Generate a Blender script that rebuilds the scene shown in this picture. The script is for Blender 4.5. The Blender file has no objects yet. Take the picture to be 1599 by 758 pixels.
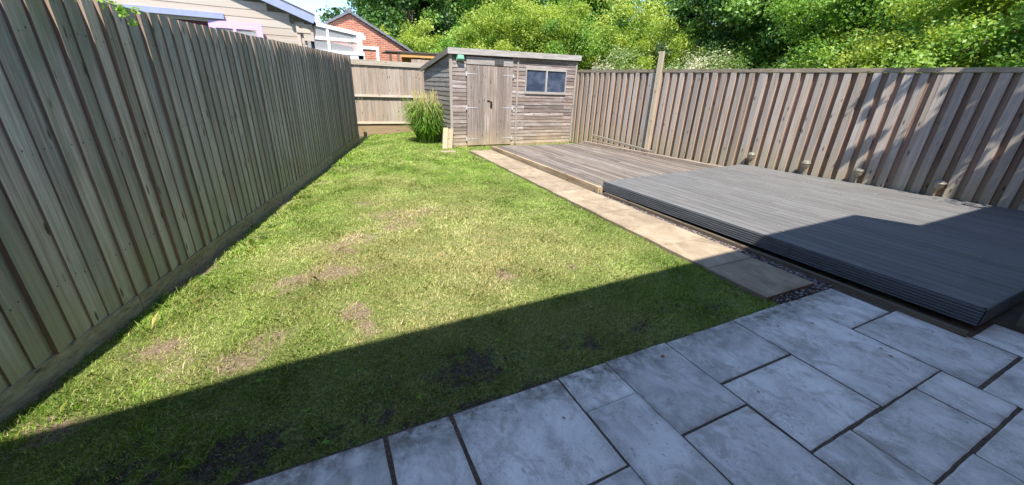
import bpy, math, random
import numpy as np
from mathutils import Matrix, Vector

random.seed(7)
rng = np.random.default_rng(11)
scene = bpy.context.scene
COL = scene.collection

# ------------------------------------------------------------------ camera
cam = bpy.data.cameras.new('camera')
camo = bpy.data.objects.new('camera', cam)
COL.objects.link(camo)
R = Matrix(((0.89933, 0.13422, -0.41617), (-0.43560, 0.35819, -0.82581), (0.03822, 0.92395, 0.38059)))
camo.matrix_world = Matrix.Translation((0, 0, 1.6)) @ R.to_4x4()
cam.sensor_width = 36.0
cam.lens = 36.0 * 595.14 / 1599.0
cam.clip_start = 0.05
cam.clip_end = 3000
scene.camera = camo

# ------------------------------------------------------------------ world, sun
SUN_AZ, SUN_EL = math.radians(199.5), math.radians(58.0)
w = bpy.data.worlds.new('World')
scene.world = w
w.use_nodes = True
nt = w.node_tree
bg = nt.nodes['Background']
sky = nt.nodes.new('ShaderNodeTexSky')
sky.sky_type = 'NISHITA'
sky.sun_disc = False
sky.sun_elevation = SUN_EL
sky.sun_rotation = SUN_AZ
sky.air_density = 1.0
sky.dust_density = 0.1
sky.altitude = 1500
sky.ozone_density = 2.5
wc = nt.nodes.new('ShaderNodeTexCoord')
wm = nt.nodes.new('ShaderNodeMapping')
wm.inputs['Scale'].default_value = (1.6, 1.6, 7)
wn = nt.nodes.new('ShaderNodeTexNoise')
wn.inputs['Scale'].default_value = 2.2
wn.inputs['Detail'].default_value = 7
wr = nt.nodes.new('ShaderNodeValToRGB')
wr.color_ramp.elements[0].position = 0.52
wr.color_ramp.elements[1].position = 0.72
wr.color_ramp.elements[1].color = (0.15, 0.15, 0.15, 1)
wx = nt.nodes.new('ShaderNodeMixRGB')
wx.inputs['Color2'].default_value = (5.5, 6.0, 6.8, 1)
nt.links.new(wc.outputs['Generated'], wm.inputs['Vector'])
nt.links.new(wm.outputs['Vector'], wn.inputs['Vector'])
nt.links.new(wn.outputs['Fac'], wr.inputs['Fac'])
nt.links.new(wr.outputs['Color'], wx.inputs['Fac'])
nt.links.new(sky.outputs['Color'], wx.inputs['Color1'])
nt.links.new(wx.outputs['Color'], bg.inputs['Color'])
bg.inputs['Strength'].default_value = 0.15

sun = bpy.data.lights.new('sun', 'SUN')
sun.energy = 4.5
sun.angle = math.radians(0.5)
sun.color = (1.0, 0.95, 0.87)
suno = bpy.data.objects.new('sun', sun)
COL.objects.link(suno)
sd = Vector((math.sin(SUN_AZ) * math.cos(SUN_EL), math.cos(SUN_AZ) * math.cos(SUN_EL), math.sin(SUN_EL)))
suno.rotation_euler = sd.to_track_quat('Z', 'Y').to_euler()
SUN = np.array(sd)

scene.view_settings.view_transform = 'Standard'
scene.view_settings.look = 'None'
scene.view_settings.gamma = 1.0
scene.view_settings.exposure = 1.1
scene.view_settings.use_curve_mapping = False
scene.render.engine = 'CYCLES'
scene.cycles.max_bounces = 8
scene.cycles.transparent_max_bounces = 12


# ------------------------------------------------------------------ noise helpers
def vnoise(x, y, seed=0):
    x = np.asarray(x, float); y = np.asarray(y, float)
    xi = np.floor(x).astype(np.int64); yi = np.floor(y).astype(np.int64)
    fx = x - xi; fy = y - yi
    fx = fx * fx * (3 - 2 * fx); fy = fy * fy * (3 - 2 * fy)

    def h(a, b):
        n = (a * 374761393 + b * 668265263 + seed * 974711) & 0x7fffffff
        n = ((n ^ (n >> 13)) * 1274126177) & 0x7fffffff
        return ((n ^ (n >> 16)) & 0xffff) / 65535.0
    return (h(xi, yi) * (1 - fx) + h(xi + 1, yi) * fx) * (1 - fy) + (h(xi, yi + 1) * (1 - fx) + h(xi + 1, yi + 1) * fx) * fy


def fbm(x, y, seed=0, o=4):
    s = 0; a = 0.5; t = 0
    for i in range(o):
        s = s + a * vnoise(np.asarray(x) * 2 ** i, np.asarray(y) * 2 ** i, seed + i * 17); t += a; a *= 0.5
    return s / t


# ------------------------------------------------------------------ object helpers
def prop(o, label=None, cat=None, group=None, kind=None):
    if label: o['label'] = label
    if cat: o['category'] = cat
    if group: o['group'] = group
    if kind: o['kind'] = kind
    return o


def thing(name, label, cat, loc=(0, 0, 0), group=None):
    o = bpy.data.objects.new(name, None)
    o.empty_display_size = 0.2
    COL.objects.link(o)
    o.location = loc
    return prop(o, label, cat, group)


class MB:
    """collects faces, each with a tint value, and links them as one mesh object"""

    def __init__(s):
        s.v = []; s.f = []; s.t = []; s.M = None

    def frame(s, M):
        s.M = M
        return s

    def vert(s, p):
        p = Vector(p)
        if s.M is not None: p = s.M @ p
        s.v.append(tuple(p))
        return len(s.v) - 1

    def poly(s, pts, t=None):
        s.f.append([s.vert(p) for p in pts]); s.t.append(random.random() if t is None else t)

    def hexa(s, c, t=None, edge=None):
        """c: 8 corners, bottom ring then top ring (ccw from above)"""
        i = [s.vert(p) for p in c]
        t = random.random() if t is None else t
        for j, q in enumerate(((3, 2, 1, 0), (4, 5, 6, 7), (0, 1, 5, 4), (1, 2, 6, 5), (2, 3, 7, 6), (3, 0, 4, 7))):
            s.f.append([i[k] for k in q]); s.t.append(t + (2 if j == edge else 0))

    def box(s, x0, x1, y0, y1, z0, z1, t=None):
        s.hexa([(x0, y0, z0), (x1, y0, z0), (x1, y1, z0), (x0, y1, z0), (x0, y0, z1), (x1, y0, z1), (x1, y1, z1), (x0, y1, z1)], t)

    def beam(s, a, b, wd, ht, t=None, up=(0, 0, 1)):
        a = Vector(a); b = Vector(b); d = (b - a).normalized()
        u = Vector(up); sd_ = d.cross(u)
        if sd_.length < 1e-4: sd_ = Vector((1, 0, 0))
        sd_.normalize(); u = sd_.cross(d).normalized()
        sd_ *= wd / 2; u = u * ht / 2
        s.hexa([a - sd_ - u, b - sd_ - u, b + sd_ - u, a + sd_ - u, a - sd_ + u, b - sd_ + u, b + sd_ + u, a + sd_ + u], t)

    def slab(s, pts, z0, z1, t=None, bev=0.0):
        """extruded polygon in xy with optional top bevel; pts ccw"""
        t = random.random() if t is None else t
        n = len(pts); cx = sum(p[0] for p in pts) / n; cy = sum(p[1] for p in pts) / n
        rings = [[s.vert((p[0], p[1], z0)) for p in pts], [s.vert((p[0], p[1], z1 - bev)) for p in pts]]
        if bev:
            rings.append([s.vert((p[0] + bev * (1 if cx > p[0] else -1), p[1] + bev * (1 if cy > p[1] else -1), z1)) for p in pts])
        for a, b in zip(rings, rings[1:]):
            for k in range(n):
                s.f.append([a[k], a[(k + 1) % n], b[(k + 1) % n], b[k]]); s.t.append(t)
        s.f.append(rings[-1]); s.t.append(t)
        s.f.append(rings[0][::-1]); s.t.append(t)

    def tube(s, a, b, r0, r1, n=10, t=None, cap=True):
        a = Vector(a); b = Vector(b); d = (b - a).normalized()
        u = d.orthogonal().normalized(); v = d.cross(u)
        t = random.random() if t is None else t
        ra = [s.vert(a + (u * math.cos(k * 2 * math.pi / n) + v * math.sin(k * 2 * math.pi / n)) * r0) for k in range(n)]
        rb = [s.vert(b + (u * math.cos(k * 2 * math.pi / n) + v * math.sin(k * 2 * math.pi / n)) * r1) for k in range(n)]
        for k in range(n):
            s.f.append([ra[k], ra[(k + 1) % n], rb[(k + 1) % n], rb[k]]); s.t.append(t)
        if cap:
            s.f.append(ra[::-1]); s.t.append(t); s.f.append(rb); s.t.append(t)

    def lathe(s, prof, origin=(0, 0, 0), n=20, t=0.5):
        rings = []
        for r, z in prof:
            rings.append([s.vert((origin[0] + r * math.cos(k * 2 * math.pi / n), origin[1] + r * math.sin(k * 2 * math.pi / n), origin[2] + z)) for k in range(n)])
        for a, b in zip(rings, rings[1:]):
            for k in range(n):
                s.f.append([a[k], a[(k + 1) % n], b[(k + 1) % n], b[k]]); s.t.append(t)

    def build(s, name, m, parent=None, origin=None, smooth=False):
        me = bpy.data.meshes.new(name)
        if origin is None: origin = tuple(parent.location) if parent is not None else (0, 0, 0)
        ox, oy, oz = origin
        me.from_pydata([(x - ox, y - oy, z - oz) for x, y, z in s.v], [], s.f)
        at = me.attributes.new('tint', 'FLOAT', 'FACE')
        at.data.foreach_set('value', s.t)
        me.materials.append(m)
        if smooth: me.polygons.foreach_set('use_smooth', [True] * len(me.polygons))
        me.update()
        o = bpy.data.objects.new(name, me)
        COL.objects.link(o)
        if parent is not None: o.parent = parent
        else: o.location = origin
        return o


def raw_mesh(name, verts, faces_n, nper, tint, m, parent=None, origin=(0, 0, 0), extra=None):
    """fast mesh from numpy: faces are consecutive runs of nper verts"""
    me = bpy.data.meshes.new(name)
    nv = len(verts)
    me.vertices.add(nv)
    me.vertices.foreach_set('co', (verts - np.array(origin)).astype(np.float32).ravel())
    me.loops.add(nv)
    me.loops.foreach_set('vertex_index', np.arange(nv, dtype=np.int32))
    me.polygons.add(faces_n)
    me.polygons.foreach_set('loop_start', np.arange(0, nv, nper, dtype=np.int32))
    me.polygons.foreach_set('loop_total', np.full(faces_n, nper, dtype=np.int32))
    at = me.attributes.new('tint', 'FLOAT', 'FACE')
    at.data.foreach_set('value', tint.astype(np.float32))
    if extra is not None:
        a2 = me.attributes.new('dry', 'FLOAT', 'FACE')
        a2.data.foreach_set('value', extra.astype(np.float32))
    me.materials.append(m)
    me.update(calc_edges=True)
    o = bpy.data.objects.new(name, me)
    COL.objects.link(o)
    if parent is not None:
        o.parent = parent
        o.location = Vector(origin) - parent.location
    else: o.location = origin
    return o


# ------------------------------------------------------------------ materials
def newmat(name):
    m = bpy.data.materials.new(name)
    m.use_nodes = True
    b = m.node_tree.nodes['Principled BSDF']
    b.inputs['Roughness'].default_value = 0.8
    b.inputs['Specular IOR Level'].default_value = 0.25
    return m, m.node_tree, b


def N(nt, kind, **kw):
    n = nt.nodes.new(kind)
    for k, v in kw.items():
        if hasattr(n, k) and not k[0].isupper(): setattr(n, k, v)
        else: n.inputs[k].default_value = v
    return n


def ramp(nt, fac, stops):
    r = nt.nodes.new('ShaderNodeValToRGB')
    cr = r.color_ramp
    while len(cr.elements) < len(stops): cr.elements.new(0.5)
    for e, (p, c) in zip(cr.elements, stops):
        e.position = p
        e.color = (c, c, c, 1) if isinstance(c, (int, float)) else (*c, 1)
    nt.links.new(fac, r.inputs['Fac'])
    return r.outputs['Color']


def noise(nt, vec, scale, detail=4, rough=0.55, dist=0.0):
    n = N(nt, 'ShaderNodeTexNoise', Scale=scale, Detail=detail, Roughness=rough, Distortion=dist)
    nt.links.new(vec, n.inputs['Vector'])
    return n.outputs['Fac']


def mapped(nt, scale=(1, 1, 1), src=None):
    tc = nt.nodes.new('ShaderNodeTexCoord')
    mp = nt.nodes.new('ShaderNodeMapping')
    mp.inputs['Scale'].default_value = scale
    nt.links.new(tc.outputs['Object'] if src is None else src, mp.inputs['Vector'])
    return mp.outputs['Vector']


def mix(nt, fac, a, b, mode='MIX'):
    m = nt.nodes.new('ShaderNodeMixRGB')
    m.blend_type = mode
    for sck, val in ((m.inputs['Fac'], fac), (m.inputs['Color1'], a), (m.inputs['Color2'], b)):
        if isinstance(val, (int, float)): sck.default_value = val
        elif isinstance(val, tuple): sck.default_value = (*val, 1)
        else: nt.links.new(val, sck)
    return m.outputs['Color']


def math_(nt, op, a, b=0.0):
    m = nt.nodes.new('ShaderNodeMath')
    m.operation = op
    for sck, val in ((m.inputs[0], a), (m.inputs[1], b)):
        if isinstance(val, (int, float)): sck.default_value = val
        else: nt.links.new(val, sck)
    return m.outputs[0]


def bump(nt, b, h, strength=0.4, dist=0.004):
    bp = N(nt, 'ShaderNodeBump', Strength=strength, Distance=dist)
    nt.links.new(h, bp.inputs['Height'])
    nt.links.new(bp.outputs['Normal'], b.inputs['Normal'])


def attr(nt, name):
    a = nt.nodes.new('ShaderNodeAttribute')
    a.attribute_name = name
    return a.outputs['Fac']


def wood(name, dark, mid, light, axis='z', grain=1.0, stain=None, stain_amt=0.5, knots=True, tintvar=0.35, rough=0.85, low=None, huevar=0.5, flecks=0.0, edge_col=(0.50, 0.37, 0.28)):
    m, nt, b = newmat(name)
    g = 45 * grain
    sc = {'z': (g, g, 1.6), 'y': (g, 1.6, g), 'x': (1.6, g, g)}[axis]
    tint0 = attr(nt, 'tint')
    edgef = math_(nt, 'GREATER_THAN', tint0, 1.5)
    nailf = math_(nt, 'GREATER_THAN', tint0, 4.5)
    tint = math_(nt, 'FRACT', tint0)
    tc = nt.nodes.new('ShaderNodeTexCoord')
    off = nt.nodes.new('ShaderNodeVectorMath'); off.operation = 'ADD'
    cmb = nt.nodes.new('ShaderNodeCombineXYZ')
    t40 = math_(nt, 'MULTIPLY', tint, 40.0)
    for k in 'XYZ': nt.links.new(t40, cmb.inputs[k])
    nt.links.new(tc.outputs['Object'], off.inputs[0]); nt.links.new(cmb.outputs[0], off.inputs[1])
    v = mapped(nt, sc, off.outputs[0])
    n1 = noise(nt, v, 1.0, 7, 0.65, 0.4)
    col = ramp(nt, n1, [(0.28, dark), (0.5, mid), (0.74, light)])
    # tint per board
    tv = ramp(nt, tint, [(0, 1 - tintvar), (1, 1 + tintvar * 0.45)])
    col = mix(nt, 1.0, col, tv, 'MULTIPLY')
    hue = ramp(nt, noise(nt, cmb.outputs[0], 0.37, 0), [(0.35, (1.06, 0.97, 0.88)), (0.65, (0.94, 1.0, 1.05))])
    col = mix(nt, huevar, col, hue, 'MULTIPLY')
    if stain:
        n2 = noise(nt, mapped(nt, {'z': (7, 7, 1.2), 'y': (7, 1.2, 7), 'x': (1.2, 7, 7)}[axis]), 1.0, 5, 0.6)
        col = mix(nt, math_(nt, 'MULTIPLY', ramp(nt, n2, [(0.48, 0.0), (0.66, 1.0)]), stain_amt), col, stain)
    if low:
        lc, z0, z1 = low
        sp = nt.nodes.new('ShaderNodeSeparateXYZ')
        geo = nt.nodes.new('ShaderNodeNewGeometry')
        nt.links.new(geo.outputs['Position'], sp.inputs[0])
        mr = N(nt, 'ShaderNodeMapRange')
        mr.inputs['From Min'].default_value = z1; mr.inputs['From Max'].default_value = z0
        nt.links.new(sp.outputs['Z'], mr.inputs['Value'])
        n4 = noise(nt, mapped(nt, (3, 3, 3)), 1.0, 4)
        f = math_(nt, 'MULTIPLY', mr.outputs[0], ramp(nt, n4, [(0.3, 0.2), (0.7, 0.85)]))
        col = mix(nt, f, col, lc)
    if knots:
        ks = {'z': (11, 11, 3.2), 'y': (11, 3.2, 11), 'x': (3.2, 11, 11)}[axis]
        vo = N(nt, 'ShaderNodeTexVoronoi', Scale=1.0)
        nt.links.new(mapped(nt, ks, off.outputs[0]), vo.inputs['Vector'])
        kf = ramp(nt, vo.outputs['Distance'], [(0.09, 0.9), (0.17, 0.0)])
        col = mix(nt, kf, col, tuple(c * 0.35 for c in dark))
    # sawn board edges keep a paler, pinkish tan
    col = mix(nt, math_(nt, 'MULTIPLY', edgef, 0.8), col, mix(nt, 1.0, edge_col, ramp(nt, n1, [(0.3, 0.65), (0.7, 1.15)]), 'MULTIPLY'))
    col = mix(nt, nailf, col, (0.05, 0.045, 0.045))
    if flecks:
        fl = noise(nt, mapped(nt, {'y': (26, 11, 26), 'x': (11, 26, 26), 'z': (26, 26, 11)}[axis]), 1.0, 3, 0.6, 0.8)
        col = mix(nt, ramp(nt, fl, [(0.70, 0.0), (0.745, flecks)]), col, (0.50, 0.46, 0.38))
        df = noise(nt, mapped(nt, (2.2, 1.6, 2)), 1.0, 6, 0.65)
        col = mix(nt, ramp(nt, df, [(0.5, 0.0), (0.72, 0.45)]), col, tuple(c * 0.62 for c in mid))
    nt.links.new(col, b.inputs['Base Color'])
    b.inputs['Roughness'].default_value = rough
    bump(nt, b, n1, 0.5, 0.003)
    return m


def plain(name, c, rough=0.6, var=0.12, scale=8, metal=0.0, bmp=0.15):
    m, nt, b = newmat(name)
    n = noise(nt, mapped(nt), scale, 5, 0.6)
    nt.links.new(ramp(nt, n, [(0.3, tuple(x * (1 - var) for x in c)), (0.7, tuple(min(1, x * (1 + var)) for x in c))]), b.inputs['Base Color'])
    b.inputs['Roughness'].default_value = rough
    b.inputs['Metallic'].default_value = metal
    if bmp: bump(nt, b, noise(nt, mapped(nt), scale * 8, 3), bmp, 0.002)
    return m


MW_LF = wood('wood_fence_green', (0.21, 0.20, 0.175), (0.42, 0.40, 0.37), (0.62, 0.60, 0.56), 'z', stain=(0.22, 0.25, 0.20), stain_amt=0.75, tintvar=0.38, low=((0.30, 0.30, 0.15), 0.0, 1.0), edge_col=(0.33, 0.22, 0.165))
MW_GB = wood('wood_gravel_board', (0.15, 0.13, 0.08), (0.28, 0.245, 0.17), (0.40, 0.36, 0.26), 'y', stain=(0.12, 0.13, 0.06), stain_amt=0.6)
MW_RF = wood('wood_fence_grey', (0.24, 0.20, 0.165), (0.37, 0.325, 0.285), (0.49, 0.445, 0.40), 'z', stain=(0.36, 0.295, 0.24), stain_amt=0.5, tintvar=0.30, low=((0.30, 0.27, 0.15), 0.1, 0.8), edge_col=(0.60, 0.40, 0.27))
MW_RFB = wood('wood_fence_pink', (0.14, 0.09, 0.068), (0.23, 0.155, 0.12), (0.31, 0.22, 0.18), 'z', stain=(0.35, 0.22, 0.15), stain_amt=0.5, tintvar=0.35, low=((0.28, 0.25, 0.13), 0.1, 0.8))
MW_BF = wood('wood_fence_back', (0.25, 0.19, 0.14), (0.39, 0.32, 0.26), (0.52, 0.45, 0.39), 'z', stain=(0.42, 0.29, 0.2), stain_amt=0.6, tintvar=0.3)
MW_BFX = wood('wood_rail_back', (0.25, 0.20, 0.15), (0.40, 0.34, 0.27), (0.52, 0.46, 0.39), 'x', stain=(0.33, 0.27, 0.2), stain_amt=0.6, tintvar=0.2)
MW_CAP = wood('wood_fence_cap', (0.16, 0.13, 0.095), (0.27, 0.23, 0.17), (0.37, 0.33, 0.27), 'y', stain=(0.2, 0.17, 0.1), stain_amt=0.6)
MW_POST = wood('wood_post', (0.30, 0.24, 0.16), (0.45, 0.38, 0.28), (0.55, 0.48, 0.38), 'z', tintvar=0.1)
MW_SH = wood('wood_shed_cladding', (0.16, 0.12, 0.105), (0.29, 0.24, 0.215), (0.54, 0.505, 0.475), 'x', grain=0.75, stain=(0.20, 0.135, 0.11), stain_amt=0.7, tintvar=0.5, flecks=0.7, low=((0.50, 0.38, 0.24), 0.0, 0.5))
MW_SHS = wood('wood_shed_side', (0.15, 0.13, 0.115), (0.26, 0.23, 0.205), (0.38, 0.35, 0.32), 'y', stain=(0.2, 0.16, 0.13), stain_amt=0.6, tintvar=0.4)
MW_SD = wood('wood_shed_door', (0.19, 0.15, 0.13), (0.30, 0.245, 0.215), (0.50, 0.455, 0.42), 'z', stain=(0.22, 0.165, 0.135), stain_amt=0.6, tintvar=0.3, flecks=0.7, low=((0.50, 0.38, 0.24), 0.0, 0.5))
MW_ST = wood('wood_shed_trim', (0.24, 0.20, 0.17), (0.36, 0.31, 0.27), (0.50, 0.46, 0.41), 'z', tintvar=0.15)
MW_SF = wood('wood_shed_fascia', (0.22, 0.19, 0.17), (0.36, 0.325, 0.295), (0.55, 0.52, 0.49), 'x', tintvar=0.2, knots=False)
MW_OD = wood('wood_old_deck', (0.10, 0.082, 0.068), (0.205, 0.172, 0.146), (0.33, 0.29, 0.255), 'y', grain=0.9, stain=(0.18, 0.145, 0.115), stain_amt=0.55, tintvar=0.4, knots=False, flecks=0.8)
MW_OB = wood('wood_old_beam', (0.25, 0.17, 0.09), (0.42, 0.31, 0.19), (0.55, 0.43, 0.29), 'y', stain=(0.2, 0.14, 0.08), stain_amt=0.7)
MW_CD = wood('composite_deck', (0.11, 0.108, 0.105), (0.155, 0.152, 0.148), (0.205, 0.20, 0.193), 'y', grain=1.1, stain=(0.19, 0.175, 0.155), stain_amt=0.35, huevar=0.15, tintvar=0.13, knots=False, rough=0.7, flecks=0.8)
MW_CF = wood('composite_fascia', (0.075, 0.083, 0.09), (0.115, 0.125, 0.135), (0.165, 0.175, 0.185), 'y', stain=(0.10, 0.105, 0.11), stain_amt=0.3, tintvar=0.05, knots=False, rough=0.6)
MW_BR = wood('wood_bearer', (0.09, 0.07, 0.05), (0.16, 0.125, 0.09), (0.27, 0.22, 0.16), 'y')
MW_BAT = wood('wood_batten', (0.17, 0.14, 0.11), (0.27, 0.23, 0.185), (0.37, 0.33, 0.28), 'y')
MW_OLDP = wood('wood_loose_plank', (0.24, 0.19, 0.14), (0.38, 0.31, 0.25), (0.50, 0.44, 0.37), 'y')
MW_PALE = wood('wood_pale_offcut', (0.32, 0.24, 0.15), (0.44, 0.35, 0.23), (0.54, 0.45, 0.32), 'z', tintvar=0.1)
MW_CABIN = wood('cabin_cladding', (0.44, 0.375, 0.315), (0.50, 0.43, 0.365), (0.56, 0.49, 0.42), 'x', tintvar=0.08, knots=False, rough=0.6)
MW_ORANGE = wood('orange_timber', (0.55, 0.27, 0.09), (0.68, 0.36, 0.13), (0.76, 0.44, 0.19), 'x', tintvar=0.1)

M_SPAINT = plain('slate_blue_paint', (0.30, 0.34, 0.52), 0.5, 0.08)
M_LILAC = plain('lilac_paint', (0.62, 0.42, 0.74), 0.45, 0.05)
M_WHITE = plain('white_upvc', (0.80, 0.81, 0.82), 0.35, 0.03, bmp=0)
M_TILE = plain('grey_roof_tile', (0.17, 0.18, 0.20), 0.8, 0.25, 14)
M_FELT = plain('dark_roof_felt', (0.12, 0.11, 0.10), 0.9, 0.2)
M_BLACK = plain('black_plastic', (0.02, 0.02, 0.022), 0.45, 0.1)
M_DARKRED = plain('dark_red_interior', (0.13, 0.04, 0.045), 0.7, 0.2)
M_GALV = plain('galvanised_steel', (0.62, 0.62, 0.62), 0.5, 0.12, 30, 0.35)
M_GREENGLASS = plain('green_lamp_dome', (0.20, 0.44, 0.31), 0.3, 0.15)
M_GREYVENT = plain('grey_vent', (0.10, 0.10, 0.095), 0.8, 0.15)
M_LAMPTOP = plain('lamp_clear_top', (0.20, 0.20, 0.155), 0.35, 0.5, 40)
M_LAMPMET = plain('lamp_stake_metal', (0.30, 0.27, 0.21), 0.45, 0.15, 20, 0.4)
M_CONC = plain('mossy_concrete', (0.17, 0.17, 0.11), 0.95, 0.4, 9)
M_BARK = plain('bark', (0.14, 0.11, 0.08), 0.9, 0.35, 10, bmp=0.6)
M_LEAFLIT = plain('orange_dead_leaf', (0.35, 0.14, 0.06), 0.8, 0.3, 30)


def glass(name, tint=(0.03, 0.035, 0.045)):
    m, nt, b = newmat(name)
    n = noise(nt, mapped(nt, (2.2, 2.2, 2.2)), 1.6, 3, 0.5, 0.6)
    nt.links.new(ramp(nt, n, [(0.40, tint), (0.66, tuple(c * 1.6 + 0.03 for c in tint))]), b.inputs['Base Color'])
    b.inputs['Roughness'].default_value = 0.12
    b.inputs['Specular IOR Level'].default_value = 0.6
    return m


M_GLASS = glass('dusty_window_glass', (0.035, 0.05, 0.085))


def glass_clear(name):
    m, nt, b = newmat(name)
    b.inputs['Base Color'].default_value = (0.75, 0.78, 0.80, 1)
    b.inputs['Roughness'].default_value = 0.08
    b.inputs['Alpha'].default_value = 0.22
    return m


M_CLEAR = glass_clear('conservatory_glass')


def brick_mat():
    m, nt, b = newmat('red_brick')
    tc = nt.nodes.new('ShaderNodeTexCoord')
    sp = nt.nodes.new('ShaderNodeSeparateXYZ'); cb = nt.nodes.new('ShaderNodeCombineXYZ')
    nt.links.new(tc.outputs['Object'], sp.inputs[0])
    nt.links.new(sp.outputs['X'], cb.inputs['X']); nt.links.new(sp.outputs['Z'], cb.inputs['Y'])
    br = nt.nodes.new('ShaderNodeTexBrick')
    br.inputs['Scale'].default_value = 1.0
    br.inputs['Brick Width'].default_value = 0.225
    br.inputs['Row Height'].default_value = 0.075
    br.inputs['Mortar Size'].default_value = 0.008
    br.inputs['Color1'].default_value = (0.48, 0.17, 0.09, 1)
    br.inputs['Color2'].default_value = (0.38, 0.10, 0.055, 1)
    br.inputs['Mortar'].default_value = (0.50, 0.40, 0.32, 1)
    nt.links.new(cb.outputs[0], br.inputs['Vector'])
    col = mix(nt, 1.0, br.outputs['Color'], ramp(nt, noise(nt, mapped(nt), 3, 5), [(0.3, 0.8), (0.7, 1.2)]), 'MULTIPLY')
    nt.links.new(col, b.inputs['Base Color'])
    return m


M_BRICK = brick_mat()


def slab_mat(name, base, light, dark, speck, warm=0.0):
    m, nt, b = newmat(name)
    v = mapped(nt)
    tint = attr(nt, 'tint')
    tc = nt.nodes.new('ShaderNodeTexCoord')
    cmb = nt.nodes.new('ShaderNodeCombineXYZ')
    t9 = math_(nt, 'MULTIPLY', tint, 90.0)
    for k in 'XYZ': nt.links.new(t9, cmb.inputs[k])
    off = nt.nodes.new('ShaderNodeVectorMath'); off.operation = 'ADD'
    nt.links.new(tc.outputs['Object'], off.inputs[0]); nt.links.new(cmb.outputs[0], off.inputs[1])
    vs = off.outputs[0]
    veins = noise(nt, mapped(nt, (4.2, 3.0, 3), vs), 1.0, 9, 0.68, 0.7)
    col = ramp(nt, veins, [(0.32, dark), (0.45, base), (0.60, light)])
    big = noise(nt, v, 1.5, 5, 0.6)
    col = mix(nt, ramp(nt, big, [(0.50, 0.0), (0.75, 0.4)]), col, tuple(x * 0.7 for x in base))
    # grime patches broken up by fine specks
    fine = noise(nt, mapped(nt, (120, 75, 90)), 1.0, 5, 0.8, 0.6)
    patch = noise(nt, vs, 3.4, 4, 0.6)
    f = math_(nt, 'MULTIPLY', ramp(nt, fine, [(0.44, 0.0), (0.66, 0.7)]), ramp(nt, patch, [(0.48, 0.0), (0.68, 0.9)]))
    col = mix(nt, f, col, speck)
    mid = noise(nt, mapped(nt, (30, 17, 20)), 1.0, 6, 0.72, 0.5)
    f2 = math_(nt, 'MULTIPLY', ramp(nt, mid, [(0.54, 0.0), (0.70, 0.75)]), ramp(nt, noise(nt, v, 2.3, 5, 0.65), [(0.45, 0.05), (0.62, 0.85)]))
    col = mix(nt, f2, col, tuple(x * 0.8 for x in speck))
    blot = noise(nt, mapped(nt, (5.5, 4.0, 5)), 1.0, 8, 0.72, 0.8)
    col = mix(nt, ramp(nt, blot, [(0.52, 0.0), (0.60, 0.45), (0.72, 0.6)]), col, tuple(x * 1.9 for x in speck))
    pits = noise(nt, mapped(nt, (62, 30, 40)), 1.0, 4, 0.6)
    col = mix(nt, math_(nt, 'MULTIPLY', ramp(nt, pits, [(0.64, 0.0), (0.69, 0.9)]), ramp(nt, noise(nt, v, 1.7, 3), [(0.42, 0.1), (0.6, 1.0)])), col, tuple(x * 0.6 for x in speck))
    # grime along the slab edges, from per-vertex attribute
    edge = attr(nt, 'grime')
    fe = math_(nt, 'MULTIPLY', edge, ramp(nt, noise(nt, v, 14, 6, 0.7), [(0.35, 0.15), (0.62, 1.0)]))
    col = mix(nt, fe, col, tuple(x * 0.9 for x in speck))
    col = mix(nt, 1.0, col, ramp(nt, tint, [(0, 0.88), (1, 1.12)]), 'MULTIPLY')
    nt.links.new(col, b.inputs['Base Color'])
    b.inputs['Roughness'].default_value = 0.8
    bump(nt, b, math_(nt, 'ADD', veins, math_(nt, 'MULTIPLY', fine, 0.25)), 0.5, 0.006)
    return m


M_SLAB = slab_mat('pale_patio_slab', (0.67, 0.635, 0.575), (0.84, 0.80, 0.735), (0.47, 0.44, 0.40), (0.17, 0.15, 0.12))
M_PATH = slab_mat('sandy_path_slab', (0.31, 0.24, 0.16), (0.40, 0.32, 0.225), (0.22, 0.168, 0.115), (0.17, 0.13, 0.09))


def soil_mat(name, a, b_, c):
    m, nt, b = newmat(name)
    v = mapped(nt)
    n = noise(nt, v, 60, 6, 0.75)
    n2 = noise(nt, v, 4, 4)
    col = ramp(nt, n, [(0.3, a), (0.5, b_), (0.72, c)])
    col = mix(nt, 1.0, col, ramp(nt, n2, [(0.3, 0.7), (0.7, 1.2)]), 'MULTIPLY')
    nt.links.new(col, b.inputs['Base Color'])
    bump(nt, b, n, 0.9, 0.02)
    return m


M_SOIL = soil_mat('soil', (0.05, 0.035, 0.024), (0.11, 0.08, 0.055), (0.21, 0.16, 0.115))
M_JOINT = soil_mat('joint_soil', (0.06, 0.044, 0.03), (0.13, 0.095, 0.068), (0.24, 0.18, 0.13))


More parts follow.
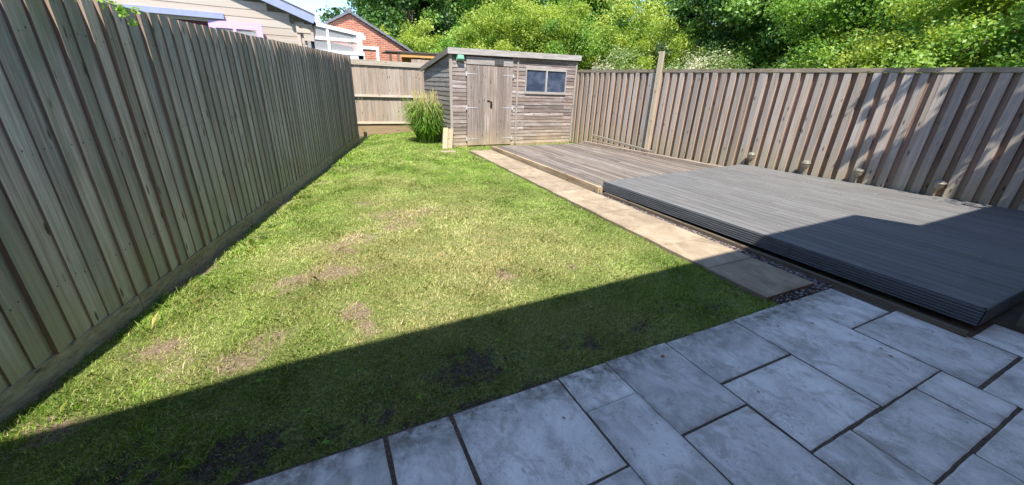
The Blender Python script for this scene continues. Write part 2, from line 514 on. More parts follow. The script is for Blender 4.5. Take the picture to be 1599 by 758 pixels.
def lawn_mat():
    m, nt, b = newmat('lawn_ground')
    v = mapped(nt)
    n = noise(nt, v, 45, 6, 0.75)
    grass = ramp(nt, n, [(0.3, (0.035, 0.05, 0.012)), (0.5, (0.13, 0.16, 0.035)), (0.72, (0.40, 0.40, 0.14))])
    soil = ramp(nt, n, [(0.3, (0.08, 0.055, 0.035)), (0.48, (0.21, 0.15, 0.10)), (0.70, (0.40, 0.31, 0.21))])
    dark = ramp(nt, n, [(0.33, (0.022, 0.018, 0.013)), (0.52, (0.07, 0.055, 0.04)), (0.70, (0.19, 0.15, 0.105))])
    crumb = noise(nt, v, 28, 6, 0.8)
    fb_ = ramp(nt, math_(nt, 'ADD', attr(nt, 'bare'), math_(nt, 'MULTIPLY', math_(nt, 'SUBTRACT', crumb, 0.5), 1.6)), [(0.25, 0.0), (0.5, 1.0)])
    fm_ = ramp(nt, math_(nt, 'ADD', attr(nt, 'mulch_shade'), math_(nt, 'MULTIPLY', math_(nt, 'SUBTRACT', crumb, 0.5), 1.6)), [(0.22, 0.0), (0.42, 1.0)])
    col = mix(nt, fb_, grass, soil)
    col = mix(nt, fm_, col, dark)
    nt.links.new(col, b.inputs['Base Color'])
    bump(nt, b, n, 1.0, 0.02)
    return m


M_LAWN = lawn_mat()


def blade_mat():
    m, nt, b = newmat('grass_blade')
    t = attr(nt, 'tint'); d = attr(nt, 'dry')
    green = ramp(nt, t, [(0, (0.055, 0.15, 0.014)), (0.45, (0.21, 0.42, 0.045)), (1, (0.52, 0.72, 0.14))])
    dry = ramp(nt, t, [(0, (0.36, 0.32, 0.13)), (0.5, (0.70, 0.62, 0.33)), (1, (0.88, 0.80, 0.56))])
    col = mix(nt, d, green, dry)
    nt.links.new(col, b.inputs['Base Color'])
    b.inputs['Roughness'].default_value = 0.55
    tr = nt.nodes.new('ShaderNodeBsdfTranslucent')
    nt.links.new(mix(nt, 1.0, col, (1.2, 1.15, 0.6), 'MULTIPLY'), tr.inputs['Color'])
    ms = nt.nodes.new('ShaderNodeMixShader'); ms.inputs['Fac'].default_value = 0.38
    nt.links.new(b.outputs[0], ms.inputs[1]); nt.links.new(tr.outputs[0], ms.inputs[2])
    nt.links.new(ms.outputs[0], nt.nodes['Material Output'].inputs['Surface'])
    return m


M_BLADE = blade_mat()


def leaf_mat(name, a, b_, c, trans=0.35, rough=0.45):
    m, nt, b = newmat(name)
    t = attr(nt, 'tint')
    col = ramp(nt, t, [(0, a), (0.5, b_), (1, c)])
    nt.links.new(col, b.inputs['Base Color'])
    b.inputs['Roughness'].default_value = rough
    b.inputs['Specular IOR Level'].default_value = 0.4
    tr = nt.nodes.new('ShaderNodeBsdfTranslucent')
    nt.links.new(mix(nt, 1.0, col, (1.25, 1.2, 0.6), 'MULTIPLY'), tr.inputs['Color'])
    ms = nt.nodes.new('ShaderNodeMixShader'); ms.inputs['Fac'].default_value = trans
    nt.links.new(b.outputs[0], ms.inputs[1]); nt.links.new(tr.outputs[0], ms.inputs[2])
    nt.links.new(ms.outputs[0], nt.nodes['Material Output'].inputs['Surface'])
    return m


ML_DARK = leaf_mat('leaf_dark_green', (0.025, 0.07, 0.015), (0.085, 0.19, 0.038), (0.24, 0.41, 0.09), 0.32)
ML_MID = leaf_mat('leaf_mid_green', (0.08, 0.19, 0.03), (0.22, 0.39, 0.065), (0.42, 0.58, 0.14), 0.45)
ML_BRIGHT = leaf_mat('leaf_bright_green', (0.12, 0.26, 0.035), (0.28, 0.50, 0.08), (0.48, 0.66, 0.16), 0.45)
ML_OLIVE = leaf_mat('leaf_yellow_olive', (0.15, 0.25, 0.03), (0.35, 0.46, 0.075), (0.52, 0.60, 0.15), 0.5)
ML_BLOSSOM = leaf_mat('leaf_with_pale_blossom', (0.09, 0.18, 0.035), (0.22, 0.34, 0.08), (0.65, 0.62, 0.48), 0.38)

# ================================================================== SETTING
g = MB()
g.poly([(-400, -60, -0.16), (600, -60, -0.16), (600, 900, -0.16), (-400, 900, -0.16)])
M_FIELD = soil_mat('field_ground', (0.05, 0.07, 0.02), (0.08, 0.11, 0.03), (0.14, 0.16, 0.06))
prop(g.build('ground', M_FIELD), kind='structure')

# left fence line and lawn heights
LFA = np.array((-1.78, 2.26)); LFD = np.array((0.2652, 0.9642)); LFN = np.array((0.9642, -0.2652))   # LFN points into the garden


def lf_x(y):
    return LFA[0] + (np.asarray(y) - LFA[1]) * LFD[0] / LFD[1]


def lawn_z(x, y):
    d = np.clip((np.asarray(x) - lf_x(y)) / 1.6, 0, 1)
    base = -0.115 * (1 - d * d * (3 - 2 * d)) - 0.018
    return base + 0.022 * (fbm(np.asarray(x) * 1.3, np.asarray(y) * 1.3, 5, 3) - 0.5)


BARE = [(-1.17, 2.83, .20, .16, 1.1), (-0.95, 2.62, .14, .12, .8), (-0.7, 2.45, .30, .16, 1.0), (-0.5, 2.62, .2, .13, .8), (0.09, 2.68, .13, .2, 1.0), (0.07, 2.46, .12, .15, .9), (0.61, 4.91, .28, .22, .8),
        (0.95, 4.94, .25, .16, .7), (1.38, 2.85, .07, .14, 1.1), (2.08, 2.72, .06, .07, 1.1), (0.23, 4.12, .35, .3, .6), (-0.26, 3.43, .35, .2, .75), (0.25, 3.4, .3, .2, .6), (-0.09, 7.43, .28, .2, .8),
        (-0.95, 3.5, .14, .2, .5), (0.5, 5.6, .3, .25, .6), (-1.5, 2.25, .2, .2, 1.0)]
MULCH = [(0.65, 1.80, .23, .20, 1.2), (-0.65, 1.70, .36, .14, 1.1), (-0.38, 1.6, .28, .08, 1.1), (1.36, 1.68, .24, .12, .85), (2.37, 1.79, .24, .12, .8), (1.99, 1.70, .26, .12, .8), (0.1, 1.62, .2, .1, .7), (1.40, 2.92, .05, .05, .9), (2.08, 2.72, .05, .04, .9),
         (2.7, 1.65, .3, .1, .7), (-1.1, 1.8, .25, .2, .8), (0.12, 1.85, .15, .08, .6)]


def field(L, x, y, seed):
    s = np.zeros_like(np.asarray(x, float))
    wx_ = np.asarray(x) + 0.22 * (fbm(x * 4, y * 4, seed + 3) - 0.5); wy_ = np.asarray(y) + 0.22 * (fbm(x * 4, y * 4, seed + 9) - 0.5)
    for cx, cy, rx, ry, a in L:
        s = np.maximum(s, a * np.exp(-(((wx_ - cx) / rx) ** 2 + ((wy_ - cy) / ry) ** 2)))
    return s


def bare_f(x, y):
    b = field(BARE, x, y, 40)
    n = fbm(x * 2.6, y * 2.6, 77, 4)
    mid = np.exp(-((x - 0.6) / 1.3) ** 2 - ((y - 3.9) / 1.7) ** 2)
    b = b * 0.55 + mid * 0.8 * np.clip(n - 0.5, 0, 1) * 2.2
    d = (x - lf_x(y))
    b = b + np.clip(1 - d / (0.03 + 0.55 * np.clip(fbm(y * 1.7, y * 0, 19, 3) - 0.42, 0, 1)), 0, 1) * 1.0
    return np.clip(b * (0.45 + 1.1 * fbm(x * 14, y * 14, 91, 3)), 0, 1)


def mulch_shade_f(x, y):
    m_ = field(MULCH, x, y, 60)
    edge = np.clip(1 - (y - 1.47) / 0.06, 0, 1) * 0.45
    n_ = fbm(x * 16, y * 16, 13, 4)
    strip = 0.42 * np.clip((2.05 - y) / 0.25, 0, 1) * fbm(x * 2.2, y * 3.5, 171, 3) * 1.6  # scattered peat, also painted wide to deepen the house shade on the lawn
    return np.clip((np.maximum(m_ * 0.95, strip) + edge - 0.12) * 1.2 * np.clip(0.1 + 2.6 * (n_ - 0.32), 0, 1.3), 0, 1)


# lawn sheet
nx, ny = 190, 420
ys = np.linspace(1.469, 13.92, ny)
V = []
for j, y in enumerate(ys):
    xl = float(lf_x(y)) - 0.02
    xr = 3.32 if y < 9.15 else 3.32 + min(1, (y - 9.15) / 0.25) * 4.0
    V.append(np.stack([np.linspace(xl, xr, nx), np.full(nx, y)], 1))
V = np.concatenate(V)
Z = lawn_z(V[:, 0], V[:, 1]) + 0.012 * (fbm(V[:, 0] * 18, V[:, 1] * 18, 3, 2) - 0.5)
me = bpy.data.meshes.new('lawn')
me.vertices.add(len(V))
me.vertices.foreach_set('co', np.column_stack([V, Z]).astype(np.float32).ravel())
idx = np.arange(nx * ny).reshape(ny, nx)
Q = np.stack([idx[:-1, :-1], idx[:-1, 1:], idx[1:, 1:], idx[1:, :-1]], -1).reshape(-1, 4)
me.loops.add(Q.size); me.loops.foreach_set('vertex_index', Q.ravel().astype(np.int32))
me.polygons.add(len(Q)); me.polygons.foreach_set('loop_start', np.arange(0, Q.size, 4, dtype=np.int32)); me.polygons.foreach_set('loop_total', np.full(len(Q), 4, dtype=np.int32))
for nm, fn in (('bare', bare_f), ('mulch_shade', mulch_shade_f)):
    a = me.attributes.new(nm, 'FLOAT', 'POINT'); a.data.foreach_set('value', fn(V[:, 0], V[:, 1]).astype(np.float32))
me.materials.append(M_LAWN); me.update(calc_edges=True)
me.polygons.foreach_set('use_smooth', [True] * len(Q))
lawn = bpy.data.objects.new('lawn', me); COL.objects.link(lawn); prop(lawn, kind='structure')


# slabs with edge grime attribute
def slab_sheet(name, slabs, m, z0, z1, base_mat, base_rect, gap=0.0024, edge_w=0.05, extra=None):
    vs = []; fs = []; tt = []; gr = []
    for (x0, x1, y0, y1) in slabs:
        t = random.random(); dz = random.uniform(-0.003, 0.003)
        xs = [x0 + gap, x0 + gap + 0.012, x0 + gap + edge_w, x1 - gap - edge_w, x1 - gap - 0.012, x1 - gap]
        nxs = max(2, int((x1 - x0) / 0.06)); nys = max(2, int((y1 - y0) / 0.06))
        xs = np.r_[xs[:3], np.linspace(xs[2], xs[3], nxs)[1:-1], xs[3:]]
        y_ = [y0 + gap, y0 + gap + 0.012, y0 + gap + edge_w, y1 - gap - edge_w, y1 - gap - 0.012, y1 - gap]
        y_ = np.r_[y_[:3], np.linspace(y_[2], y_[3], nys)[1:-1], y_[3:]]
        b0 = len(vs); nx_, ny_ = len(xs), len(y_)
        for j, yy in enumerate(y_):
            for i, xx in enumerate(xs):
                e = min(xx - x0, x1 - xx, yy - y0, y1 - yy)
                wob = 0.005 * (vnoise(xx * 19, yy * 19, 8) - 0.5) if e < 0.012 else 0
                z = z1 + dz + 0.0016 * (fbm(xx * 9, yy * 9, 31, 3) - 0.5) - (0.0035 if e < gap + 0.004 else 0)
                vs.append((xx + wob, yy + wob, z))
                gv = max(0, 1 - (e - gap) / edge_w) * 0.36
                if extra: gv = max(gv, extra(xx, yy))
                gr.append(min(1, gv))
        for j in range(ny_ - 1):
            for i in range(nx_ - 1):
                fs.append((b0 + j * nx_ + i, b0 + j * nx_ + i + 1, b0 + (j + 1) * nx_ + i + 1, b0 + (j + 1) * nx_ + i)); tt.append(t)
        ring = [j * nx_ for j in range(ny_ - 1, 0, -1)]
        ring = [i for i in range(nx_)] + [j * nx_ + nx_ - 1 for j in range(1, ny_)] + [(ny_ - 1) * nx_ + i for i in range(nx_ - 2, -1, -1)] + ring[1:]
        lo = len(vs)
        for r_ in ring:
            p = vs[b0 + r_]; vs.append((p[0], p[1], z0)); gr.append(0.9)
        for k in range(len(ring)):
            k2 = (k + 1) % len(ring)
            fs.append((b0 + ring[k], lo + k, lo + k2, b0 + ring[k2])); tt.append(t)
    me = bpy.data.meshes.new(name)
    me.from_pydata(vs, [], fs)
    a = me.attributes.new('tint', 'FLOAT', 'FACE'); a.data.foreach_set('value', tt)
    a = me.attributes.new('grime', 'FLOAT', 'POINT'); a.data.foreach_set('value', gr)
    me.materials.append(m)
    o = bpy.data.objects.new(name, me); COL.objects.link(o); prop(o, kind='structure')
    return o


PAT = [(-1.9, -1.25, 0.6, 1.47), (-1.25, -0.62, 0.9, 1.47), (-0.62, .09, .85, 1.47), (-0.62, .09, 0.2, .85), (.09, .42, .85, 1.47), (.09, .42, .2, .85), (.42, 1.085, .845, 1.47), (.42, 1.085, .2, .845), (1.085, 1.44, 1.185, 1.47),
       (1.085, 1.44, .3, 1.185), (1.44, 1.955, .87, 1.47), (1.44, 1.955, .0, .87), (1.955, 2.665, 1.035, 1.47), (1.955, 2.665, .534, 1.035), (2.665, 3.42, .534, 1.47),
       (3.42, 4.02, 1.03, 1.46), (3.42, 4.17, .358, 1.03), (1.955, 2.3, -.12, .530), (2.3, 3.045, .2, .530), (3.045, 3.42, .2, .530), (2.3, 2.71, -.4, .193), (2.71, 3.42, -.4, .193), (3.42, 4.17, -.3, .35),
       (4.17, 4.62, .0, .60), (4.62, 5.3, -.2, .45), (4.17, 4.62, -.7, .0), (-1.25, -.62, .2, .9), (-1.9, -1.25, -.3, .6)]
PAT += [(x0, x0 + .72, -.95, -.35 if k % 2 else -.42) for k, x0 in enumerate(np.arange(-1.9, 4.1, .72))]
PAT += [(-.62, .42, -.34, .2), (.42, 1.085, -.34, .2), (1.085, 1.44, -.34, .3), (1.44, 1.955, -.34, 0), (-1.25, -.62, -.3, .2), (3.42, 4.17, -.34, -.3)]


def patio_grime(x, y):
    e = max(0.0, 1 - (1.47 - y) / 0.28)
    n = float(fbm(x * 3, y * 3, 21, 3))
    return min(1.0, e * (0.5 + 2.0 * max(0, n - 0.28)))


slab_sheet('patio', PAT, M_SLAB, -0.04, 0.0, None, None, extra=patio_grime)
g = MB(); g.box(-2.2, 6.2, -1.0, 1.468, -0.12, -0.0035)
prop(g.build('patio_bed', M_JOINT), kind='structure')

PATHS = []
y = 1.56
for k in range(13):
    L_ = 0.60
    xl = 3.23 + 0.022 * (y - 1.5)
    PATHS.append((xl, 3.94 + 0.008 * (y - 1.5), y, y + L_)); y += L_
slab_sheet('path', PATHS, M_PATH, -0.06, 0.022, None, None, gap=0.0018, edge_w=0.05)
g = MB(); g.box(3.12, 8.9, 1.50, 9.5, -0.12, -0.022)
prop(g.build('gravel_bed', M_JOINT), kind='structure')
PATH_END = y

# loose purple slate chips between path and deck
n = 5200
cx = 3.935 + rng.random(n) * 0.26; cy = 1.47 + rng.random(n) * 3.5
m_ = rng.random(n) < 0.03
cx[m_] = 3.3 + rng.random(m_.sum()) * 0.75; cy[m_] = 1.475 + rng.random(m_.sum()) * 0.085
r_ = rng.uniform(0.006, 0.019, n)
ang = rng.random(n) * 6.28; tilt = rng.normal(0, 0.35, (n, 2))
pts = []
for k, (da, rr) in enumerate(((0, 1), (1.3, .75), (2.6, 1.1), (4.0, .7), (5.2, .95))):
    px = np.cos(ang + da) * r_ * rr; py = np.sin(ang + da) * r_ * rr
    pz = -0.014 + rng.random(n) * 0.0 + px * tilt[:, 0] + py * tilt[:, 1]
    pts.append(np.stack([cx + px, cy + py, pz], 1))
zz = rng.random(n) * 0.018
P5 = np.stack(pts, 1); P5[:, :, 2] += zz[:, None]
chip, nt_, b_ = newmat('purple_slate_chip')
nt_.links.new(ramp(nt_, attr(nt_, 'tint'), [(0, (0.06, 0.05, 0.055)), (0.5, (0.16, 0.13, 0.13)), (1, (0.34, 0.275, 0.24))]), b_.inputs['Base Color'])
b_.inputs['Roughness'].default_value = 0.5
o = raw_mesh('slate_gravel', P5.reshape(-1, 3), n, 5, rng.random(n), chip)
sol = o.modifiers.new('thickness', 'SOLIDIFY'); sol.thickness = 0.006
prop(o, 'purple grey slate chips in the strip between sandy path and raised deck', 'gravel', kind='stuff')


# grass blades
def blades(n, ylo, yhi, wlo, whi, llo, lhi):
    y = ylo + (yhi - ylo) * rng.random(n)
    xl = lf_x(y) + 0.03
    x = xl + (np.where(y < 9.3, 3.27 + 0.02 * (y - 1.5), 7.0) - xl) * rng.random(n)
    keep = ~((y > 10.2) & (x > 3.2)) & ~((y < 9.5) & (x > 3.3 + .02 * (y - 1.5))) & ~((y > 9.25) & (y < 9.52) & (x > 3.95))
    b = np.clip(bare_f(x, y) * 1.0, 0, 0.86); mu = np.clip(mulch_shade_f(x, y) * 0.85, 0, 0.78)
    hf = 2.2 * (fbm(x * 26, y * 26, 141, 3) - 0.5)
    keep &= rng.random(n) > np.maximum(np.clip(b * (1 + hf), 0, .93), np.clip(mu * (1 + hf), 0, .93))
    clump = fbm(x * 9, y * 9, 55, 3)
    keep &= rng.random(n) < 0.35 + 1.3 * clump
    x, y, b, clump = x[keep], y[keep], b[keep], clump[keep]
    n = len(x)
    L = rng.uniform(llo, lhi, n) * (0.35 + 1.3 * fbm(x * 5, y * 5, 58, 4))
    dl = x - lf_x(y)
    L *= 1 + 1.0 * np.exp(-((dl - 0.22) / 0.18) ** 2) * (fbm(y * 3, y * 0, 4, 2) > 0.4)
    W = rng.uniform(wlo, whi, n)
    a = rng.random(n) * 6.283
    lean = rng.uniform(0.25, 1.15, n)
    comb = np.array((0.35, -0.25))[None] * rng.random((n, 1))
    dx = np.cos(a) * lean + comb[:, 0]; dy = np.sin(a) * lean + comb[:, 1]
    z = lawn_z(x, y) - 0.004
    p = np.stack([x, y, z], 1)
    side = np.stack([-np.sin(a + rng.normal(0, .5, n)), np.cos(a), np.zeros(n)], 1) * W[:, None] / 2
    tip = p + np.stack([dx * L * 0.8, dy * L * 0.8, L * 0.75], 1)
    midp = p + np.stack([dx * L * 0.28, dy * L * 0.28, L * 0.5], 1)
    quad = np.stack([p - side, p + side, midp + side * 0.8, tip, midp - side * 0.8], 1)
    # colour: greener along the left fence and shaded strip, yellower in the middle
    yel = 0.0 + 0.72 * np.exp(-((x - 1.1) / 1.6) ** 2) * np.exp(-((y - 3.6) / 3.2) ** 2) + 0.9 * (fbm(x * 1.7, y * 1.7, 23, 4) - 0.42) + 0.45 * b
    dry = np.clip(yel + rng.normal(0, 0.22, n), 0, 1)
    dry = np.where(rng.random(n) < 0.09, 1.0, dry)
    tint = np.clip(0.12 + 0.75 * rng.random(n) + 0.9 * (fbm(x * 3.1, y * 3.1, 66, 3) - 0.5), 0, 1)
    return quad.reshape(-1, 3), n, tint, dry


parts = [blades(290000, 1.47, 4.2, .0018, .0040, .010, .030), blades(5000, 1.5, 4.5, .003, .005, .04, .065), blades(160000, 4.2, 8.0, .0035, .0065, .012, .034), blades(80000, 8.0, 13.9, .007, .012, .02, .045)]
# broad weed leaves
wx0 = [(0.4, 2.36), (0.02, 1.99), (-0.17, 1.54), (0.3, 1.65), (0.38, 2.1), (-0.25, 1.79), (-0.5, 2.15), (1.3, 3.7), (0.1, 3.1), (0.3, 4.4), (-0.9, 3.1), (1.9, 3.3), (0.9, 1.95), (1.1, 2.1), (0.62, 2.55), (2.2, 4.6), (0.7, 6.2), (-0.1, 2.05)]
qs = []
for (ax, ay) in wx0:
    for k in range(random.randint(5, 9)):
        a = random.random() * 6.28; L = random.uniform(.010, .022); z = float(lawn_z(ax, ay)) + 0.012
        dxy = np.array((math.cos(a), math.sin(a), 0.0)); sdv = np.array((-math.sin(a), math.cos(a), 0.0))
        p = np.array((ax, ay, z)); up = np.array((0, 0, random.uniform(.1, .5)))
        qs.append([p, p + (dxy + up) * L * .5 + sdv * L * .28, p + (dxy + up * .9) * L * .8 + sdv * L * .2, p + (dxy + up * .6) * L, p + (dxy + up) * L * .5 - sdv * L * .28])
qs = np.array(qs)
parts.append((qs.reshape(-1, 3), len(qs), np.full(len(qs), .42), np.full(len(qs), .0)))
o = raw_mesh('grass', np.concatenate([p[0] for p in parts]), sum(p[1] for p in parts), 5, np.concatenate([p[2] for p in parts]), M_BLADE, extra=np.concatenate([p[3] for p in parts]))
prop(o, 'short patchy green and yellowing grass covering the garden lawn', 'grass', kind='stuff')


# ================================================================== LEFT FENCE
def line_frame(a, d, n):
    """local x along d, local y along n (both xy unit vectors), z up"""
    return Matrix(((d[0], n[0], 0, a[0]), (d[1], n[1], 0, a[1]), (0, 0, 1, 0), (0, 0, 0, 1)))


lf = thing('garden_fence', 'tall green tinged closeboard fence of narrow vertical boards along the left of the lawn', 'fence', (-1.78, 2.26, -0.15))
MF = line_frame(LFA, LFD, LFN)
S0, S1 = -1.7, 10.62


def lf_top(s): return 2.035 + 0.0015 * max(s, 0) * 1.0 + (0.018 * (s - 3) if s > 3 else 0) + 0.0


def lf_low(s): return 0.0 + 0.007 * max(s, 0)


s = S0
bays = []
while s < S1:
    bays.append((s, min(s + 3.0, S1))); s += 3.0
for (a0, a1) in bays:
    mb = MB(); mb.frame(MF)
    s = a0
    while s < a1 - 0.02:
        wd = 0.1375 + random.uniform(-.009, .009)
        e = min(s + wd + 0.012, a1)
        z0 = lf_low(s) + 0.002; z1 = lf_top(s) + random.uniform(-.004, .004)
        bow = random.uniform(-.003, .003)
        tw = random.uniform(-.002, .003)
        # feather edge: thick edge (near camera) stands proud, thin edge tucks behind the next board
        n0 = 0.021 + tw + random.choice((0, 0, 0, .003, .006, .014)); n1 = 0.007
        ln = random.uniform(-.003, .003)
        c = [(s, 0.001, z0), (e, -0.008, z0), (e, n1, z0), (s, n0, z0), (s + ln, 0.001, z1), (e + ln, -0.008, z1), (e + ln, n1, z1), (s + ln, n0, z1)]
        mb.hexa([c[3], c[2], c[1], c[0], c[7], c[6], c[5], c[4]], None, 5)
        for hz in (.38, 1.14, 1.79):
            for fs_0 in (.25, .72):
                if random.random() < .85:
                    ns = s + wd * fs_0 + random.uniform(-.006, .006); nz = hz + random.uniform(-.015, .015); nn = n0 + (n1 - n0) * (ns - s) / (e - s) + .0012; rr = random.uniform(.0035, .0065)
                    mb.poly([(ns + rr * math.cos(q * 1.047), nn - (n0 - n1) * rr * math.cos(q * 1.047) / (e - s), nz + rr * 1.3 * math.sin(q * 1.047)) for q in range(6)], 5.5)
        s += wd
    mb.build('board_panel', MW_LF, lf)
mb = MB(); mb.frame(MF)
for h in (0.35, 1.1, 1.75): mb.hexa([(S0, -0.075, h), (S0, -0.01, h), (S1, -0.01, h), (S1, -0.075, h), (S0, -0.075, h + .07), (S0, -0.01, h + .07), (S1, -0.01, h + .07), (S1, -0.075, h + .07)][::1])
mb.build('rail', MW_LF, lf)
for (a0, a1) in bays:
    mb = MB(); mb.frame(MF)
    h0, h1 = lf_low(a0), lf_low(a1)
    lo = -0.17
    mb.hexa([(a0 + .003, 0.026, lo), (a1 - .003, 0.026, lo), (a1 - .003, -0.002, lo), (a0 + .003, -0.002, lo), (a0 + .003, 0.026, h0), (a1 - .003, 0.026, h1), (a1 - .003, -0.002, h1), (a0 + .003, -0.002, h0)])
    mb.build('gravel_board', MW_GB, lf)
for a0 in [b_[0] for b_ in bays] + [S1]:
    mb = MB(); mb.frame(MF)
    mb.box(a0 - .05, a0 + .05, -.18, -.08, -.15, lf_top(a0) - .04)
    mb.build('fence_post', MW_LF, lf)

# ================================================================== BACK FENCE
YB = 13.86
bf = thing('garden_fence', 'weathered brownish fence with horizontal rails across the back left of the garden, beside the shed', 'fence', (1.3, YB, -0.1))
mb = MB(); x = 0.9
while x < 7.6:
    wd = random.uniform(.118, .13)
    mb.box(x, x + wd - .004, YB + .012 + random.uniform(-.003, .004), YB + .03, .25, 2.05 + random.uniform(-.004, .004)); x += wd
mb.build('board_panel', MW_BF, bf)
for z, hh, dp in ((2.02, .15, .035), (1.09, .07, .055), (.26, .06, .055)):
    mb = MB(); mb.hexa([(0.9, YB - dp, z), (7.6, YB - dp, z), (7.6, YB + .008, z), (0.9, YB + .008, z), (0.9, YB - dp * .4, z + hh), (7.6, YB - dp * .4, z + hh), (7.6, YB + .008, z + hh), (0.9, YB + .008, z + hh)])
    mb.build('rail', MW_BFX, bf)
mb = MB(); mb.box(.9, 7.6, YB - .012, YB + .025, -.15, .243)
mb.build('gravel_board', wood('wood_back_gravel_board', (.28, .19, .11), (.42, .30, .18), (.5, .38, .26), 'x'), bf)

# ================================================================== RIGHT FENCE
RFA = np.array((7.22, 10.55)); RFB = np.array((9.33, 0.45))
RFD = (RFB - RFA) / np.linalg.norm(RFB - RFA); RFN = np.array((RFD[1], -RFD[0]))
if RFN[0] > 0: RFN = -RFN     # into the garden
RL = float(np.linalg.norm(RFB - RFA))
rf = thing('garden_fence', 'sunlit pinkish grey board on board fence behind the decks on the right', 'fence', (RFA[0], RFA[1], 0))
MR = line_frame(RFA, RFD, RFN)
# camera sees +n side; frame handedness flips, so faces are wound for it


def rbox(mb, s0, s1, n0, n1, z0, z1, sh=0.0, t=None, edge=None):
    c = [(s0, n0, z0), (s1, n0, z0), (s1, n1, z0), (s0, n1, z0), (s0 + sh, n0, z1), (s1 + sh, n0, z1), (s1 + sh, n1, z1), (s0 + sh, n1, z1)]
    mb.hexa(c, t, edge)


RTOP = 2.035
s = -0.02
nb = 0
baysR = np.linspace(0, RL, 5)
for bi in range(4):
    mb = MB(); mb.frame(MR); mbb = MB(); mbb.frame(MR)
    s = baysR[bi]
    while s < baysR[bi + 1] - 0.03:
        p = 0.194 + random.uniform(-.008, .008)
        zb = 0.0
        rbox(mbb, s - .02, s + .118, -0.022, -0.006 + random.uniform(-.002, .002), zb, RTOP, random.uniform(-.004, .004))          # back board
        f0 = s + .088; f1 = f0 + .110 + random.uniform(-.008, .008)
        rbox(mb, f0, f1, 0.004, 0.037 + random.uniform(-.004, .011), zb, RTOP + random.uniform(-.003, .003), random.uniform(-.007, .007), None, 3)
        s += p
    mb.build('front_boards', MW_RF, rf); mbb.build('backing_boards', MW_RFB, rf)
for bi in range(4):
    mb = MB(); mb.frame(MR)
    rbox(mb, baysR[bi] + .002, baysR[bi + 1] - .002, -0.05, 0.048, RTOP + .006, RTOP + .075)
    mb.build('cap_rail', MW_CAP, rf)
mb = MB(); mb.frame(MR)
for h in (0.4, 1.1, 1.7): rbox(mb, 0, RL, -.1, -.03, h, h + .08)
mb.build('rail', MW_RF, rf)


def rpt(s, n, z): return MR @ Vector((s, n, z))


sP = 2.93
p0 = rpt(sP, .10, 0)
po = thing('timber_post', 'tall pale square post rising above the right hand fence cap at the old deck', 'post', tuple(rpt(sP, .08, 0.0)))
mb = MB(); mb.frame(MR)
rbox(mb, sP - .055, sP + .05, .04, .125, 0.0, 2.50, -.02)
mb.build('post_shaft', MW_POST, po)
mb = MB(); mb.frame(MR)
rbox(mb, sP - .15, sP - .075, .028, .07, 0.0, 2.02, -.01)
mb.build('batten', MW_CAP, po)

# ================================================================== SHED
SA = np.array((3.2, 10.25)); SB = np.array((7.16, 10.43)); SDv = (SB - SA) / np.linalg.norm(SB - SA); SN = np.array((-SDv[1], SDv[0]))
SL = float(np.linalg.norm(SB - SA)); SDP = 2.3
MS = line_frame(SA, SDv, SN)
shed = thing('garden_shed', 'weathered timber shed with sloping roof, double doors and a window at the garden back', 'shed', (3.2, 10.25, 0))


def sh_top(s): return 2.29 + 0.075 * s / SL


def clad(mb, s0, s1, z0, z1f, pitch=0.098):
    z = z0
    while z < z1f(s0) - 0.01 or z < z1f(s1) - 0.01:
        za = min(z + pitch + .008, z1f(s0)); zb = min(z + pitch + .008, z1f(s1))
        if za > z and zb > z:
            t = random.random()
            mb.hexa([(s0, -.016, z), (s1, -.016, z), (s1, .012, z), (s0, .012, z), (s0, -.004, za), (s1, -.004, zb), (s1, .012, zb), (s0, .012, za)], t)
        z += pitch


D0, D1, DZ = .44, 1.80, 2.05
W0, W1, WZ0, WZ1 = 2.22, 3.62, 1.43, 2.06
mb = MB(); mb.frame(MS)
clad(mb, 0.0, D0, .02, sh_top); clad(mb, D0, D1, 2.06, sh_top); clad(mb, D1, W0, .02, sh_top)
clad(mb, W0, W1, .02, lambda s: WZ0); clad(mb, W0, W1, WZ1, sh_top); clad(mb, W1, SL, .02, sh_top)
mb.build('front_wall', MW_SH, shed)
# left side wall: lapped boards with sloping top
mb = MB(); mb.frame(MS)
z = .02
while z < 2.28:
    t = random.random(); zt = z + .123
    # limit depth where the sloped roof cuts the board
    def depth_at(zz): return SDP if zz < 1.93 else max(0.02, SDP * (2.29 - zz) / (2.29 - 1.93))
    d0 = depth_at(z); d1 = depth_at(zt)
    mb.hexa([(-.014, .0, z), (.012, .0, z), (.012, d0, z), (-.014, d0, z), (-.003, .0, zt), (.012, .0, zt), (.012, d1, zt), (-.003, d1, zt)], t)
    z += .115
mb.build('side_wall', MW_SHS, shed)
mb = MB(); mb.frame(MS)
mb.hexa([(SL - .02, 0.02, .02), (SL, .02, .02), (SL, SDP, .02), (SL - .02, SDP, .02), (SL - .02, .02, 2.36), (SL, .02, 2.36), (SL, SDP, 1.97), (SL - .02, SDP, 1.97)])
mb.box(0.02, SL, SDP - .02, SDP, .02, 1.93)
mb.build('rear_wall', MW_SHS, shed)
